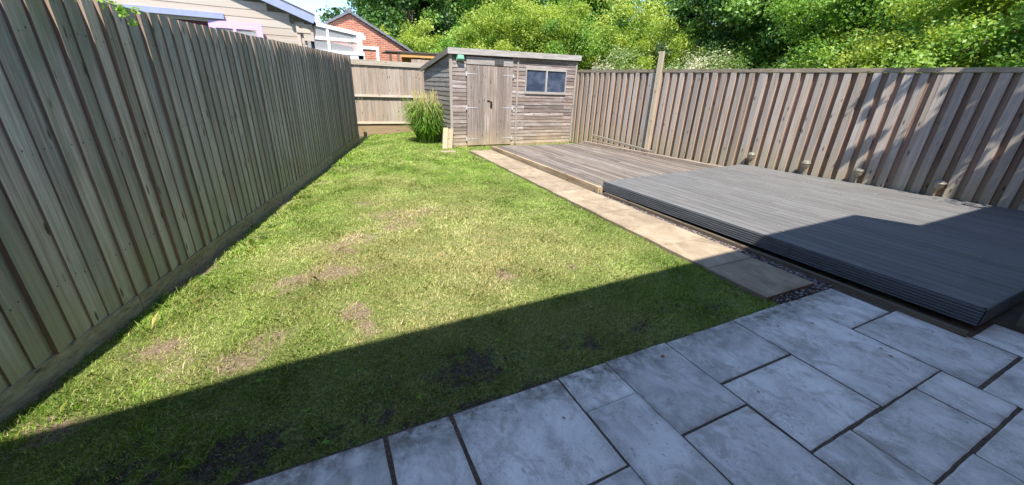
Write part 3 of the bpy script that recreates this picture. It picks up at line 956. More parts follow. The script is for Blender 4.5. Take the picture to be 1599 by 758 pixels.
# roof
mb = MB(); mb.frame(MS)
mb.hexa([(-.06, -.075, 2.335), (SL + .07, -.075, 2.41), (SL + .07, SDP + .05, 2.0), (-.06, SDP + .05, 1.95), (-.06, -.075, 2.36), (SL + .07, -.075, 2.435), (SL + .07, SDP + .05, 2.025), (-.06, SDP + .05, 1.975)])
mb.build('roof', M_FELT, shed)
mb = MB(); mb.frame(MS)
mb.hexa([(-.08, -.10, 2.275), (SL + .09, -.10, 2.35), (SL + .09, -.078, 2.35), (-.08, -.078, 2.275), (-.08, -.10, 2.415), (SL + .09, -.10, 2.49), (SL + .09, -.078, 2.49), (-.08, -.078, 2.415)])
mb.build('front_fascia', MW_SF, shed)
mb = MB(); mb.frame(MS)
mb.hexa([(-.085, -.075, 2.275), (-.062, -.075, 2.275), (-.062, SDP + .06, 1.88), (-.085, SDP + .06, 1.88), (-.085, -.075, 2.40), (-.062, -.075, 2.40), (-.062, SDP + .06, 2.005), (-.085, SDP + .06, 2.005)])
mb.build('side_fascia', MW_SHS, shed)
for s0, s1 in ((-.03, .045), (1.935, 1.985), (SL - .04, SL + .02)):
    mb = MB(); mb.frame(MS); mb.box(s0, s1, -.034, -.0165, 0.02, sh_top((s0 + s1) / 2) - .012)
    mb.build('corner_trim' if s0 != 1.935 else 'joint_trim', MW_ST, shed)
mb = MB(); mb.frame(MS); mb.box(D0, D1, -.038, -.0, 2.075, 2.245, .3)
mb.build('door_header', MW_SF, shed)
mb = MB(); mb.frame(MS); mb.box(-.02, SL, -.012, .02, -.03, .018)
mb.build('base_board', MW_OB, shed)
Dm = (D0 + D1) / 2
for k, (a, b2) in enumerate(((D0 + .005, Dm - .004), (Dm + .004, D1 - .005))):
    mb = MB(); mb.frame(MS)
    x = a
    while x < b2 - .01:
        e = min(x + .097, b2); mb.box(x + .0015, e - .0015, -.044, -.008, .02, DZ); x += .097
    door = mb.build('door', MW_SD, shed)
    for z in (1.84, 1.01, .19):
        h = MB(); h.frame(MS)
        sx = a if k == 0 else b2
        sg = 1 if k == 0 else -1
        lo_, hi_ = sorted((sx, sx + sg * .30))
        h.hexa([(lo_, -.050, z - (.012 if k == 0 else .006)), (hi_, -.050, z - (.006 if k == 0 else .012)), (hi_, -.0455, z - (.006 if k == 0 else .012)), (lo_, -.0455, z - (.012 if k == 0 else .006)),
                (lo_, -.050, z + (.012 if k == 0 else .006)), (hi_, -.050, z + (.006 if k == 0 else .012)), (hi_, -.0455, z + (.006 if k == 0 else .012)), (lo_, -.0455, z + (.012 if k == 0 else .006))])
        lo_, hi_ = sorted((sx - sg * .04, sx - sg * .003))
        h.box(lo_, hi_, -.052, -.0455, z - .05, z + .05)
        oo = h.build('hinge', M_GALV, origin=(0, 0, 0))
        oo.parent = door
        oo.location = -Vector((3.2, 10.25, 0))
h = MB(); h.frame(MS)
h.box(Dm - .09, Dm + .0, -.056, -.046, 1.17, 1.20); h.tube((Dm + .03, -.06, 1.15), (Dm + .03, -.045, 1.15), .03, .03)
h.build('door_latch', M_BLACK, shed)
h = MB(); h.frame(MS); h.box(Dm + .0, Dm + .055, -.075, -.057, 1.03, 1.10); h.tube((Dm + .027, -.066, 1.09), (Dm + .027, -.066, 1.15), .022, .016, 8)
h.build('padlock', M_BLACK, shed)
# window
fr = MB(); fr.frame(MS)
for (a, b2, c, d) in ((W0, W1, WZ0, WZ0 + .035), (W0, W1, WZ1 - .035, WZ1), (W0, W0 + .03, WZ0 + .036, WZ1 - .036), (W1 - .03, W1, WZ0 + .036, WZ1 - .036), ((W0 + W1) / 2 - .025, (W0 + W1) / 2 + .025, WZ0 + .036, WZ1 - .036)):
    fr.box(a, b2, -.034, .01, c, d)
fr.box(W0 - .01, W1 + .01, -.048, -.035, WZ0 - .028, WZ0 - .003)
wf = fr.build('window', wood('wood_window_frame', (0.27, 0.25, 0.225), (0.38, 0.36, 0.33), (0.50, 0.48, 0.45), 'x', knots=False, tintvar=0.1), shed)
for a, b2 in ((W0 + .031, (W0 + W1) / 2 - .026), ((W0 + W1) / 2 + .026, W1 - .031)):
    p = MB(); p.frame(MS); p.box(a, b2, -.010, -.004, WZ0 + .037, WZ1 - .037)
    pn = p.build('pane', M_GLASS, origin=(0, 0, 0)); pn.parent = wf; pn.location = -Vector((3.2, 10.25, 0))
# lamp, vent
l = MB(); l.frame(MS); l.box(.16, .36, -.06, -.035, 2.13, 2.29)
lb = l.build('bulkhead_lamp', M_GREENGLASS, shed)
l = MB(); l.frame(MS)
l.hexa([(.165, -.135, 2.165), (.355, -.135, 2.165), (.365, -.061, 2.14), (.155, -.061, 2.14), (.19, -.115, 2.255), (.33, -.115, 2.255), (.345, -.061, 2.285), (.175, -.061, 2.285)])
dm = l.build('lamp_dome', M_GREENGLASS, origin=(0, 0, 0)); dm.parent = lb; dm.location = -Vector((3.2, 10.25, 0))
bv = dm.modifiers.new('bevel', 'BEVEL'); bv.width = .022; bv.segments = 3
l = MB(); l.frame(MS)
for k in range(7): l.box(1.24, 1.50, -.054 - (k % 2) * .006, -.041, 2.085 + k * .026, 2.085 + k * .026 + .024)
l.build('vent', M_GREYVENT, shed)

# boards leaning on the shed's left corner, flat slab in the grass
bl = thing('timber_offcut', 'pair of pale timber offcuts leaning on the left corner of the shed', 'timber board', (3.0, 10.05, 0))
mb = MB()
mb.hexa([(2.86, 9.96, -.02), (2.985, 9.96, -.02), (2.985, 10.0, -.02), (2.86, 10.0, -.02), (2.965, 10.17, .50), (3.09, 10.17, .50), (3.09, 10.21, .50), (2.965, 10.21, .50)])
mb.build('left_board', MW_PALE, bl)
mb = MB()
mb.hexa([(2.995, 9.97, -.02), (3.13, 9.97, -.02), (3.13, 10.01, -.02), (2.995, 10.01, -.02), (3.10, 10.16, .475), (3.23, 10.16, .475), (3.23, 10.20, .475), (3.10, 10.20, .475)])
mb.build('right_board', MW_PALE, bl)
fs_ = MB(); fs_.slab([(2.66, 9.38), (3.04, 9.36), (3.06, 9.54), (2.68, 9.55)], -.05, .012, .8, .004)
prop(fs_.build('stepping_stone', M_PATH, origin=(2.85, 9.45, 0)), 'sandy flat stone set in the grass in front of the shed', 'stepping stone')

# ================================================================== OLD DECK
od = thing('timber_deck', 'low weathered brown timber deck in front of the shed', 'deck', (4.05, 5.0, 0))
OX0, OY0, OY1, OZ = 4.05, 4.80, 9.47, 0.10


def rfx(y): return RFA[0] + (RFA[1] - y) * (RFB[0] - RFA[0]) / (RFA[1] - RFB[1])


mb = MB(); x = OX0 + .05
while x < 8.3:
    e = x + .117
    # boards stop at the fence
    yend = OY1
    if e > rfx(OY1) - .02: yend = RFA[1] - (e + .03 - RFA[0]) * (RFA[1] - RFB[1]) / (RFB[0] - RFA[0])
    if yend > OY0 + .1:
        j = random.uniform(5.5, 9)
        segs = [(OY0, min(j, yend)), (min(j, yend) + .003, yend)]
        for (a, b2) in segs:
            if b2 - a > .05:
                dz = random.uniform(-.002, .002)
                mb.hexa([(x, a, OZ - .03), (e, a, OZ - .03), (e, b2, OZ - .03), (x, b2, OZ - .03), (x, a, OZ + dz), (e, a, OZ + dz), (e, b2, OZ + dz), (x, b2, OZ + dz)])
    x += .1225
mb.build('deck_boards', MW_OD, od)
mb = MB(); mb.box(OX0 - .005, OX0 + .045, OY0 + .07, OY1 + .01, -.03, OZ + .002)
mb.build('edge_beam', MW_OB, od)
mb = MB(); mb.box(OX0 - .03, OX0 + .075, 4.90, 4.98, -.05, OZ + .004)
mb.build('beam_end', MW_PALE, od)
mb = MB(); mb.box(OX0 + .06, 7.1, OY1 - .05, OY1 - .003, -.05, OZ - .035); mb.box(OX0 + .1, 8.2, 4.85, 9.3, -.06, -.01)
mb.build('joist_frame', MW_BR, od)
for (a, b2, wd, ht, lab, nm) in (((7.00, 9.46, .135), (7.66, 5.30, .135), .10, .065, 'long weathered timber lying along the fence side of the old deck', 'timber_plank'),
                             ((7.27, 9.40, .335), (7.74, 7.45, .14), .07, .045, 'thin batten propped with one end raised against the right fence', 'timber_batten'),
                             ((7.20, 9.30, .21), (7.50, 8.1, .125), .045, .03, 'short batten lying under the raised batten by the right fence', 'timber_batten')):
    mb = MB(); mb.beam(a, b2, wd, ht)
    prop(mb.build(nm, MW_BAT if nm == 'timber_batten' else MW_OLDP, origin=a), lab, 'timber')

# ================================================================== COMPOSITE DECK
cd = thing('composite_deck', 'raised grey deck with grooved edge between patio and right fence', 'deck', (4.2, 0.63, 0))
CZ = .20
fa, fb = Vector((4.10, 4.88)), Vector((4.28, .63))


def fx(y): return fa.x + (fa.y - y) * (fb.x - fa.x) / (fa.y - fb.y)


mb = MB(); k = 0
ytop0, ytop1 = 4.88, 5.32
while True:
    o0 = .004 + k * .146; o1 = o0 + .138
    x0a, x1a = fx(.63) + o0, fx(.63) + o1
    if x0a > rfx(.63) - .02: break

    def cutx(xo):   # far end of a board whose offset from the front edge is xo
        yf = ytop0 + (ytop1 - ytop0) * xo / 4.2
        for yy in np.arange(yf, .7, -.02):
            if fx(yy) + xo < rfx(yy) - .035: return yy
        return .7
    ya, yb = cutx(o0), cutx(o1)
    if min(ya, yb) > .8:
        js = 2.7 + (k * 1.37 % 1.9)
        for (a, b2, c, d) in ((.63, min(js, ya), .63, min(js, yb)), (js + .004, ya, js + .004, yb)):
            if b2 - a > .1 and d - c > .1:
                mb.hexa([(fx(a) + o0, a, CZ - .024), (fx(c) + o1, c, CZ - .024), (fx(d) + o1, d, CZ - .024), (fx(b2) + o0, b2, CZ - .024),
                         (fx(a) + o0, a, CZ), (fx(c) + o1, c, CZ), (fx(d) + o1, d, CZ), (fx(b2) + o0, b2, CZ)])
    k += 1
mb.build('deck_boards', MW_CD, cd)


def grooved(a, b2, z0, z1, nr, outward):
    mb = MB(); a = Vector((*a, 0)); b2 = Vector((*b2, 0)); o_ = Vector((*outward, 0))
    h = (z1 - z0) / nr
    for i in range(nr):
        za = z0 + i * h; t = .5
        p = [(-.007, za), (0.006, za + h * .10), (.006, za + h * .62), (-.007, za + h * .72), (-.007, za + h)]
        for (n0, zz0), (n1, zz1) in zip(p, p[1:]):
            mb.poly([a + o_ * n0 + Vector((0, 0, zz0)), b2 + o_ * n0 + Vector((0, 0, zz0)), b2 + o_ * n1 + Vector((0, 0, zz1)), a + o_ * n1 + Vector((0, 0, zz1))], t)
    i_ = o_ * -.018
    mb.poly([a + Vector((0, 0, z1)), b2 + Vector((0, 0, z1)), b2 + i_ + Vector((0, 0, z1)), a + i_ + Vector((0, 0, z1))], .5)
    mb.poly([a + Vector((0, 0, z0)), b2 + Vector((0, 0, z0)), b2 + i_ + Vector((0, 0, z0)), a + i_ + Vector((0, 0, z0))], .5)
    mb.poly([a + i_ + Vector((0, 0, z0)), b2 + i_ + Vector((0, 0, z0)), b2 + i_ + Vector((0, 0, z1)), a + i_ + Vector((0, 0, z1))], .5)
    return mb


ym = 1.98
pm = (fx(ym) - .006, ym)
grooved((fa.x - .006, fa.y), (pm[0], ym + .003), .052, CZ + .003, 6, (-1, 0)).build('grooved_fascia', MW_CF, cd)
grooved((pm[0], ym - .003), (fb.x - .006, fb.y - .006), .052, CZ + .003, 6, (-1, 0)).build('grooved_fascia', MW_CF, cd)
grooved((fb.x - .006, fb.y - .008), (rfx(.62) - .1, fb.y - .008), .055, CZ + .003, 8, (0, -1)).build('end_fascia', MW_CF, cd)
mb = MB()
mb.slab([(fb.x + .16, .75), (rfx(.75) - .1, .75), (8.0, 5.1), (fa.x + .16, 4.8)], -.10, CZ - .03, .5)
mb.build('joist_frame', plain('dark_underdeck', (.03, .026, .022), .95), cd)
mb = MB()
bw = .045
mb.hexa([(4.115, .62, -.03), (4.16, .62, -.03), (4.085, 4.78, -.03), (4.04, 4.78, -.03), (4.115, .62, .035), (4.16, .62, .035), (4.085, 4.78, .045), (4.04, 4.78, .045)])
mb.build('bearer', MW_BR, cd)

# mossy block beyond the deck's near corner
mb = MB(); mb.slab([(4.68, .18), (5.3, .16), (5.3, .50), (4.74, .52)], -.1, .24, .4, .015)
prop(mb.build('concrete_block', M_CONC, origin=(4.9, .35, 0)), 'mossy dark block at the near right corner of the grey deck', 'concrete block')

# ================================================================== DECK LIGHTS
LP = [(8.34, 5.2), (8.54, 4.21), (8.71, 3.42), (8.91, 2.44)]
LBL = ['farthest small round stake lamp by the right fence, near the corner of the grey deck', 'second farthest round topped stake lamp by the right fence',
       'second nearest round topped stake lamp against the right fence', 'nearest and largest looking round topped stake lamp by the right fence']


def lamp_at(x, y):
    r = thing('stake_lamp', LBL[0], 'garden light', (x, y, .2), 'small solar stake lamps along the right fence')
    m1 = MB(); m1.lathe([(.0, -.06), (.012, -.06), (.014, .0), (.012, .10), (.02, .11)], (x, y, .22), 12); m1.build('stake', M_LAMPMET, r, smooth=True)
    m2 = MB(); m2.lathe([(.018, .0), (.034, .01), (.056, .045), (.068, .085), (.072, .112), (.078, .118), (.078, .132), (.068, .134)], (x, y, .31), 20); m2.build('lamp_head', M_LAMPMET, r, smooth=True)
    m3 = MB(); m3.lathe([(.068, .0), (.064, .016), (.046, .032), (.024, .040), (.0, .042)], (x, y, .442), 20); m3.build('lamp_lens', M_LAMPTOP, r, smooth=True)
    return r


base = lamp_at(LP[0][0] - .09, LP[0][1] - .03)
for i, (x, y) in enumerate(LP[1:], 1):
    r = base.copy(); COL.objects.link(r); r.location = (x - .09, y - .03, .2); r['label'] = LBL[i]
    r.rotation_euler = (random.uniform(-.10, .10), random.uniform(-.14, -.04), 0)
    for c in list(base.children):
        d = c.copy(); COL.objects.link(d); d.parent = r

# ================================================================== FOLLOW-UP: PLANTS
# clump of tall grass beside the shed
pl = thing('ornamental_grass', 'tall clump of arching green and straw coloured grass beside the shed', 'plant', (2.92, 11.2, -.02))
n = 3000
a = rng.random(n) * 6.283; rad = rng.random(n) ** .6 * .30
bx0 = 2.85 + np.cos(a) * rad; by0 = 11.3 + np.sin(a) * rad * .8
H = rng.uniform(.35, 1.22, n); lean = rng.uniform(.05, .62, n) * (1.45 - H * .7)
a2 = a + rng.normal(0, .7, n)
D = np.stack([np.cos(a2), np.sin(a2), np.zeros(n)], 1)
Wd = rng.uniform(.012, .026, n)
side = np.stack([-np.sin(a2), np.cos(a2), np.zeros(n)], 1) * Wd[:, None] / 2
rot = rng.normal(0, 1.0, n)
side = np.stack([np.cos(rot), np.sin(rot), rot * 0], 1) * Wd[:, None] / 2
P0 = np.stack([bx0, by0, np.full(n, -.02)], 1)
up = np.array((0, 0, 1.0))
P1 = P0 + D * (lean * H * .3)[:, None] + up * (H * .55)[:, None]
P2 = P0 + D * (lean * H * .85)[:, None] + up * (H * .9)[:, None]
droop = rng.uniform(-.45, .10, n)
P3 = P0 + D * (lean * H * 1.5 + .04)[:, None] + up * (H * (1 + droop))[:, None]
q1 = np.stack([P0 - side, P0 + side, P1 + side, P1 - side], 1)
q2 = np.stack([P1 - side, P1 + side, P2 + side * .8, P2 - side * .8], 1)
q3 = np.stack([P2 - side * .8, P2 + side * .8, P3 + side * .15, P3 - side * .15], 1)
tt = rng.random(n)
dr = np.clip((H - .85) * 1.3 + rng.normal(0.02, .28, n), 0, .9)
raw_mesh('leaf_blades', np.concatenate([q1.reshape(-1, 3), q2.reshape(-1, 3), q3.reshape(-1, 3)]), 3 * n, 4, np.tile(tt * .55, 3), M_BLADE, pl, (2.92, 11.2, -.02), np.tile(dr, 3))
n = 60
a = rng.random(n) * 6.283; rad = rng.random(n) * .25
P0 = np.stack([2.85 + np.cos(a) * rad, 11.3 + np.sin(a) * rad, np.full(n, .5)], 1)
H = rng.uniform(.45, .80, n)
P1 = P0 + np.stack([np.cos(a) * .16, np.sin(a) * .1, H], 1)
sdv = np.array((.005, 0, 0))
sd2 = np.array((.018, 0, 0)); tp = P1 + np.stack([np.cos(a) * .02, np.sin(a) * .02, np.full(n, .18)], 1)
mdp = (P1 + tp) / 2
q = np.concatenate([np.stack([P0 - sdv, P0 + sdv, P1 + sdv, P1 - sdv], 1).reshape(-1, 3), np.stack([P1 - sdv, mdp - sd2, tp, mdp + sd2], 1).reshape(-1, 3)])
raw_mesh('seed_heads', q, 2 * n, 4, np.full(2 * n, .25), M_BLADE, pl, (2.92, 11.2, -.02), np.full(2 * n, 1.0))


def leaf_cloud(clumps, per, leaf, spread, flat=0.75):
    """clumps: (n,4) centre and radius. leaves on and inside each clump"""
    C_ = np.repeat(clumps, per, 0); n = len(C_)
    d = rng.normal(size=(n, 3)); d /= np.linalg.norm(d, axis=1)[:, None]
    r = C_[:, 3] * np.abs(rng.normal(.80, .27, n)) * spread
    p = C_[:, :3] + d * r[:, None] * np.array((1, 1, flat))
    nrm = d * .45 + rng.normal(0, .65, (n, 3)) + np.array((0, 0, .45)); nrm /= np.linalg.norm(nrm, axis=1)[:, None]
    u = np.cross(nrm, rng.normal(size=(n, 3))); u /= np.linalg.norm(u, axis=1)[:, None]
    v = np.cross(nrm, u)
    L = leaf * rng.uniform(.6, 1.35, n)[:, None]
    quad = np.stack([p - u * L * .5, p + v * L * .3 - u * L * .05 + nrm * L * .06, p + u * L * .55, p - v * L * .3 - u * L * .05 + nrm * L * .06], 1)
    ct = np.repeat(rng.normal(0, .26, len(clumps)), per)
    tint = np.clip(.47 + ct + rng.normal(0, .13, n), 0, 1)
    return quad.reshape(-1, 3), n, tint


def tree(name, label, cat, x, y, rx, ry, z0, z1, m, nclump, per, leaf, crs=.32, trunk_r=.12, group=None, shape='ellip', gapf=0.0, zg=-.16, lean=0.0):
    t = thing(name, label, cat, (x, y, zg), group)
    cz = (z0 + z1) / 2; rz = (z1 - z0) / 2
    d = rng.normal(size=(nclump, 3)); d /= np.linalg.norm(d, axis=1)[:, None]
    rr = rng.uniform(.45, 1.0, nclump) ** .6
    c = np.empty((nclump, 4))
    # uneven outline from low-frequency lobes
    ph = rng.random(6) * 6.28
    lob = 1 + .16 * np.sin(3 * np.arctan2(d[:, 1], d[:, 0]) + ph[0]) + .14 * np.sin(5 * d[:, 2] * 2 + ph[1]) + rng.normal(0, .07, nclump)
    c[:, 0] = x + d[:, 0] * rx * rr * lob; c[:, 1] = y + d[:, 1] * ry * rr * lob; c[:, 2] = cz + d[:, 2] * rz * rr * lob
    c[:, 2] = np.maximum(c[:, 2], z0 + rng.random(nclump) * .3)
    c[:, 3] = rng.uniform(.6, 1.3, nclump) * crs * (rx + rz) / 2
    vv, n, tt = leaf_cloud(c, int(per * 1.25), leaf * (.96 if y < 14 else .9), 1.0)
    raw_mesh('crown', vv, n, 4, tt, m, t, (x, y, zg))
    mb = MB()
    top = cz + rz * .3
    mb.tube((x, y, zg), (x + lean, y, top), trunk_r, trunk_r * .4, 9)
    sel = rng.choice(nclump, min(nclump, 16), replace=False)
    for k in sel:
        f = random.uniform(.25, .95)
        st = Vector((x + lean * f, y, zg + (top - zg) * f))
        en = Vector(c[k, :3]); md = st.lerp(en, .5) + Vector((0, 0, -.05 * rx))
        mb.tube(st, md, trunk_r * .35, trunk_r * .2, 6); mb.tube(md, en, trunk_r * .2, trunk_r * .06, 6)
    mb.build('trunk', M_BARK, t)
    return t


def pol(az, d): return d * math.sin(math.radians(az)), d * math.cos(math.radians(az))


GR = 'shrubs and trees beyond the fences'
x, y = pol(17.5, 38)
tree('broadleaf_tree', 'large dark green broadleaf tree behind the brick gable, tallest at the back', 'tree', x, y, 8.6, 6, 1.5, 15.5, ML_DARK, 190, 420, .30, crs=.17, trunk_r=.4, group=GR)
x, y = pol(12.2, 30)
tree('broadleaf_tree', 'dark leafy tree just right of the sky gap above the brick gable', 'tree', x, y, 3.2, 2.6, 1.2, 10.2, ML_DARK, 80, 330, .22, crs=.20, trunk_r=.2, group=GR)
x, y = pol(12.5, 25.5)
tree('olive_shrub', 'rounded olive green shrub directly behind the grey tiled roof slope', 'shrub', x, y, 2.5, 2.2, .3, 4.5, ML_OLIVE, 90, 330, .14, crs=.24, trunk_r=.12, group=GR)
x, y = pol(16.3, 25)
tree('olive_shrub', 'olive green shrub behind the orange timber shelter', 'shrub', x, y, 2.0, 2.0, .3, 3.7, ML_OLIVE, 70, 300, .14, crs=.24, trunk_r=.1, group=GR)
x, y = pol(20.0, 21)
tree('bright_shrub', 'bright green shrub just left of the shed roof', 'shrub', x, y, 1.7, 1.6, .2, 4.2, ML_BRIGHT, 70, 300, .12, crs=.25, trunk_r=.1, group=GR)
x, y = pol(23.0, 27)
tree('broadleaf_tree', 'mid green tree rising behind the bright shrub left of the shed', 'tree', x, y, 2.6, 2.4, 1.0, 9.2, ML_MID, 90, 330, .18, crs=.2, trunk_r=.2, group=GR)
x, y = pol(26.5, 19.5)
tree('hawthorn', 'yellow green hawthorn directly above the shed doors', 'tree', x, y, 2.5, 2.2, .2, 5.3, ML_OLIVE, 120, 380, .10, crs=.2, trunk_r=.14, group=GR)
x, y = pol(31.5, 19)
tree('hawthorn', 'yellow green hawthorn above the shed window', 'tree', x, y, 2.3, 2.2, .2, 5.0, ML_OLIVE, 110, 380, .10, crs=.2, trunk_r=.14, group=GR)
x, y = pol(34, 25)
tree('broadleaf_tree', 'mid green tree behind the hawthorns above the right end of the shed', 'tree', x, y, 3.4, 3, .8, 9.5, ML_MID, 110, 330, .18, crs=.2, trunk_r=.2, group=GR)
x, y = pol(36.2, 17.5)
tree('bright_shrub', 'green shrub standing just right of the shed behind the fence', 'shrub', x, y, 1.8, 1.7, .2, 4.0, ML_MID, 90, 340, .09, crs=.22, trunk_r=.1, group=GR)
x, y = pol(41.5, 18)
tree('hawthorn', 'loose yellow green hawthorn left of the tall post', 'tree', x, y, 2.3, 2.0, .2, 4.6, ML_OLIVE, 95, 330, .09, crs=.19, trunk_r=.12, group=GR)
x, y = pol(42.5, 15.2)
tree('blossom_shrub', 'low bramble with pale blossom behind the fence left of the tall post', 'shrub', x, y, 1.5, .9, .1, 3.0, ML_BLOSSOM, 60, 330, .07, crs=.26, trunk_r=.06, group=GR)
x, y = pol(48.5, 16)
tree('hawthorn', 'airy yellow green hawthorn with sky showing through, right of the tall post', 'tree', x, y, 2.2, 1.8, .2, 4.4, ML_OLIVE, 60, 300, .08, crs=.19, trunk_r=.12, group=GR)
x, y = pol(51, 13.8)
tree('blossom_shrub', 'low bramble with pale blossom behind the fence right of the tall post', 'shrub', x, y, 1.5, 1.0, .1, 2.95, ML_BLOSSOM, 70, 330, .065, crs=.26, trunk_r=.06, group=GR)
x, y = pol(56.5, 15.5)
tree('broadleaf_tree', 'dark green tree with deep shade under its crown behind the fence, right of the post', 'tree', x, y, 2.3, 2.2, .9, 6.2, ML_DARK, 110, 360, .13, crs=.2, trunk_r=.14, group=GR)
x, y = pol(60.5, 15.5)
tree('broadleaf_tree', 'mid green tree with leaning trunk behind the fence above the stake lamps', 'tree', x, y, 2.0, 2.0, .5, 6.0, ML_MID, 95, 360, .11, crs=.2, trunk_r=.1, group=GR, lean=.9)
x, y = pol(64.5, 12.8)
tree('hawthorn', 'wide green hawthorn behind the right half of the fence', 'tree', x, y, 1.8, 1.5, .2, 4.7, ML_MID, 120, 400, .075, crs=.2, trunk_r=.12, group=GR)
x, y = pol(70, 12.0)
tree('hawthorn', 'yellowish hawthorn behind the fence toward the right edge', 'tree', x, y, 1.6, 1.4, .2, 4.2, ML_OLIVE, 100, 400, .07, crs=.2, trunk_r=.12, group=GR)
x, y = pol(75.5, 11.6)
tree('hawthorn', 'green hawthorn at the far right edge behind the fence', 'tree', x, y, 1.7, 1.3, .2, 4.6, ML_MID, 110, 400, .07, crs=.2, trunk_r=.12, group=GR)
for az, d, r, z1 in ((40, 26, 3.6, 9), (46.5, 28, 3.0, 6.0), (52.5, 24, 3.4, 9.5), (59, 22, 3.2, 9), (66, 19, 3.0, 8), (73, 17, 2.8, 7.5), (80, 15, 2.6, 7)):
    x, y = pol(az, d)
    side_ = {40: 'far green tree seen behind the hawthorn left of the tall post', 46.5: 'far green tree low behind the airy hawthorn and tall post', 52.5: 'far green tree behind the bramble right of the tall post', 59: 'far green tree behind the two trees above the stake lamps',
             66: 'far green tree behind the wide hawthorn', 73: 'far green tree behind the yellowish hawthorn near the right edge', 80: 'far green tree at the extreme right edge'}[az]
    tree('broadleaf_tree', side_, 'tree', x, y, r, r * .9, .6, z1, ML_MID if az not in (52.5, 66) else ML_DARK, 100, 300, .18, crs=.22, trunk_r=.2, group=GR)


# tree whose boughs overhang the right fence beyond the frame and dapple it with shade
ov = thing('overhanging_tree', 'tree just outside the right fence whose boughs dapple its near boards with shade', 'tree', (10.3, .6, -.16), GR)
cl = []
for k in range(120):
    yy = random.uniform(1.1, 3.7); zz = random.uniform(.25, 2.15)
    if yy > 2.7 and random.random() < .6: continue
    P = np.array((rfx(yy) - .03, yy, zz)); tdist = random.uniform(2.7, 4.3)
    c = P + SUN * tdist
    cl.append((c[0], c[1], c[2], random.uniform(.05, .15)))
for k in range(70):
    cl.append((9.9 + random.gauss(0, .7), -.1 + random.gauss(0, .7), 4.6 + random.gauss(0, .8), .3))
cl = np.array(cl)
vv, n, tt = leaf_cloud(cl, 120, .075, 1.0)
raw_mesh('crown', vv, n, 4, tt, ML_MID, ov, (10.3, .6, -.16))
mb = MB(); mb.tube((10.3, .6, -.16), (9.9, .2, 4.2), .13, .07, 9)
for k in range(0, 50, 2):
    if k < len(cl) - 70: mb.tube((9.9, .2, 3.9 + .02 * k), cl[k, :3], .025, .006, 6)
mb.build('trunk', M_BARK, ov)

# sprig over the left fence
sp = thing('climbing_plant', 'small light green sprig spilling over the top of the left fence', 'plant', (-1.2, 3.75, 1.9))
cl = np.array([(-1.27 + .012 * k + random.gauss(0, .03), 3.60 + random.gauss(0, .12), 2.06 + random.gauss(0, .03), .045) for k in range(12)] + [(-1.12 + random.gauss(0, .02), 4.02 + random.gauss(0, .05), 2.0 + random.gauss(0, .03), .03) for k in range(6)])
vv, n, tt = leaf_cloud(cl, 16, .028, 1.0)
raw_mesh('leaves', vv, n, 4, tt, ML_BRIGHT, sp, (-1.2, 3.75, 1.9))
mb = MB(); mb.tube((-1.45, 3.6, 2.0), (-1.27, 3.65, 2.08), .004, .003, 5); mb.tube((-1.27, 3.65, 2.08), (-1.12, 4.02, 1.98), .003, .002, 5)
mb.build('stem', M_BARK, sp)

# ================================================================== LOG CABIN behind the left fence
YC = 10.0
cb = thing('garden_cabin', 'beige log cabin with slate blue verge and open lilac window behind the left fence', 'cabin', (-2, YC, -.1))
XR = 0.02
mb = MB(); z = -.1
k = 0
while z < 4.2:
    # gable: top of wall follows verge line z = 2.80 + (0.19-x)*0.37
    zt = z + .137
    xa = -6.0; xb = XR
    xlim = .19 - (zt - 2.62) / .37
    if xlim < XR: xb = xlim
    if xb > xa + .1:
        t = random.random()
        holes = [(-2.75, -1.62, .9, 2.47)]
        segs = [(xa, xb)]
        for (h0, h1, hz0, hz1) in holes:
            if z > hz0 - .05 and zt < hz1 + .05:
                segs = [(xa, h0), (h1, xb)] if xb > h1 else [(xa, min(xb, h0))]
        for (a_, b2) in segs:
            mb.hexa([(a_, YC - .006, z), (b2, YC - .006, z), (b2, YC + .04, z), (a_, YC + .04, z), (a_, YC - .006, zt - .012), (b2, YC - .006, zt - .012), (b2, YC + .04, zt - .012), (a_, YC + .04, zt - .012)], t)
            mb.hexa([(a_, YC + .004, zt - .012), (b2, YC + .004, zt - .012), (b2, YC + .04, zt - .012), (a_, YC + .04, zt - .012), (a_, YC + .004, zt), (b2, YC + .004, zt), (b2, YC + .04, zt), (a_, YC + .04, zt)], t)
    z = zt
mb.box(XR - .03, XR + .012, YC + .045, YC + 3, -.1, 2.55)
mb.build('wall', MW_CABIN, cb)
mb = MB()
mb.box(-.14, -.08, YC - .04, YC - .008, 1.2, 2.60); mb.box(-.14, .12, YC - .06, YC + .05, 2.44, 2.52); mb.box(-.02, .17, YC - .05, YC - .01, 2.30, 2.60)
mb.build('corner_bracket', MW_CABIN, cb)
mb = MB()
v0 = Vector((.22, YC - .14, 2.69)); v1 = Vector((-6.2, YC - .14, 2.69 + 6.42 * .37))
mb.beam(v0, v1, .03, .15, .5); mb.build('verge_board', M_SPAINT, cb)
mb = MB()
mb.hexa([(.24, YC - .16, 2.76), (.24, YC + 3.2, 2.76), (-6.2, YC + 3.2, 5.14), (-6.2, YC - .16, 5.14), (.24, YC - .16, 2.79), (.24, YC + 3.2, 2.79), (-6.2, YC + 3.2, 5.17), (-6.2, YC - .16, 5.17)])
mb.build('roof', M_FELT, cb)
mb = MB(); mb.tube((.2, YC - .12, 2.62), (.2, YC + 3.1, 2.60), .045, .045, 10); mb.tube((-.2, YC - .10, 2.63), (-.2, YC - .01, 2.63), .035, .035, 12); mb.tube((.14, YC + .02, 2.58), (.10, YC + .02, 1.0), .035, .035, 10)
mb.build('gutter', M_BLACK, cb)
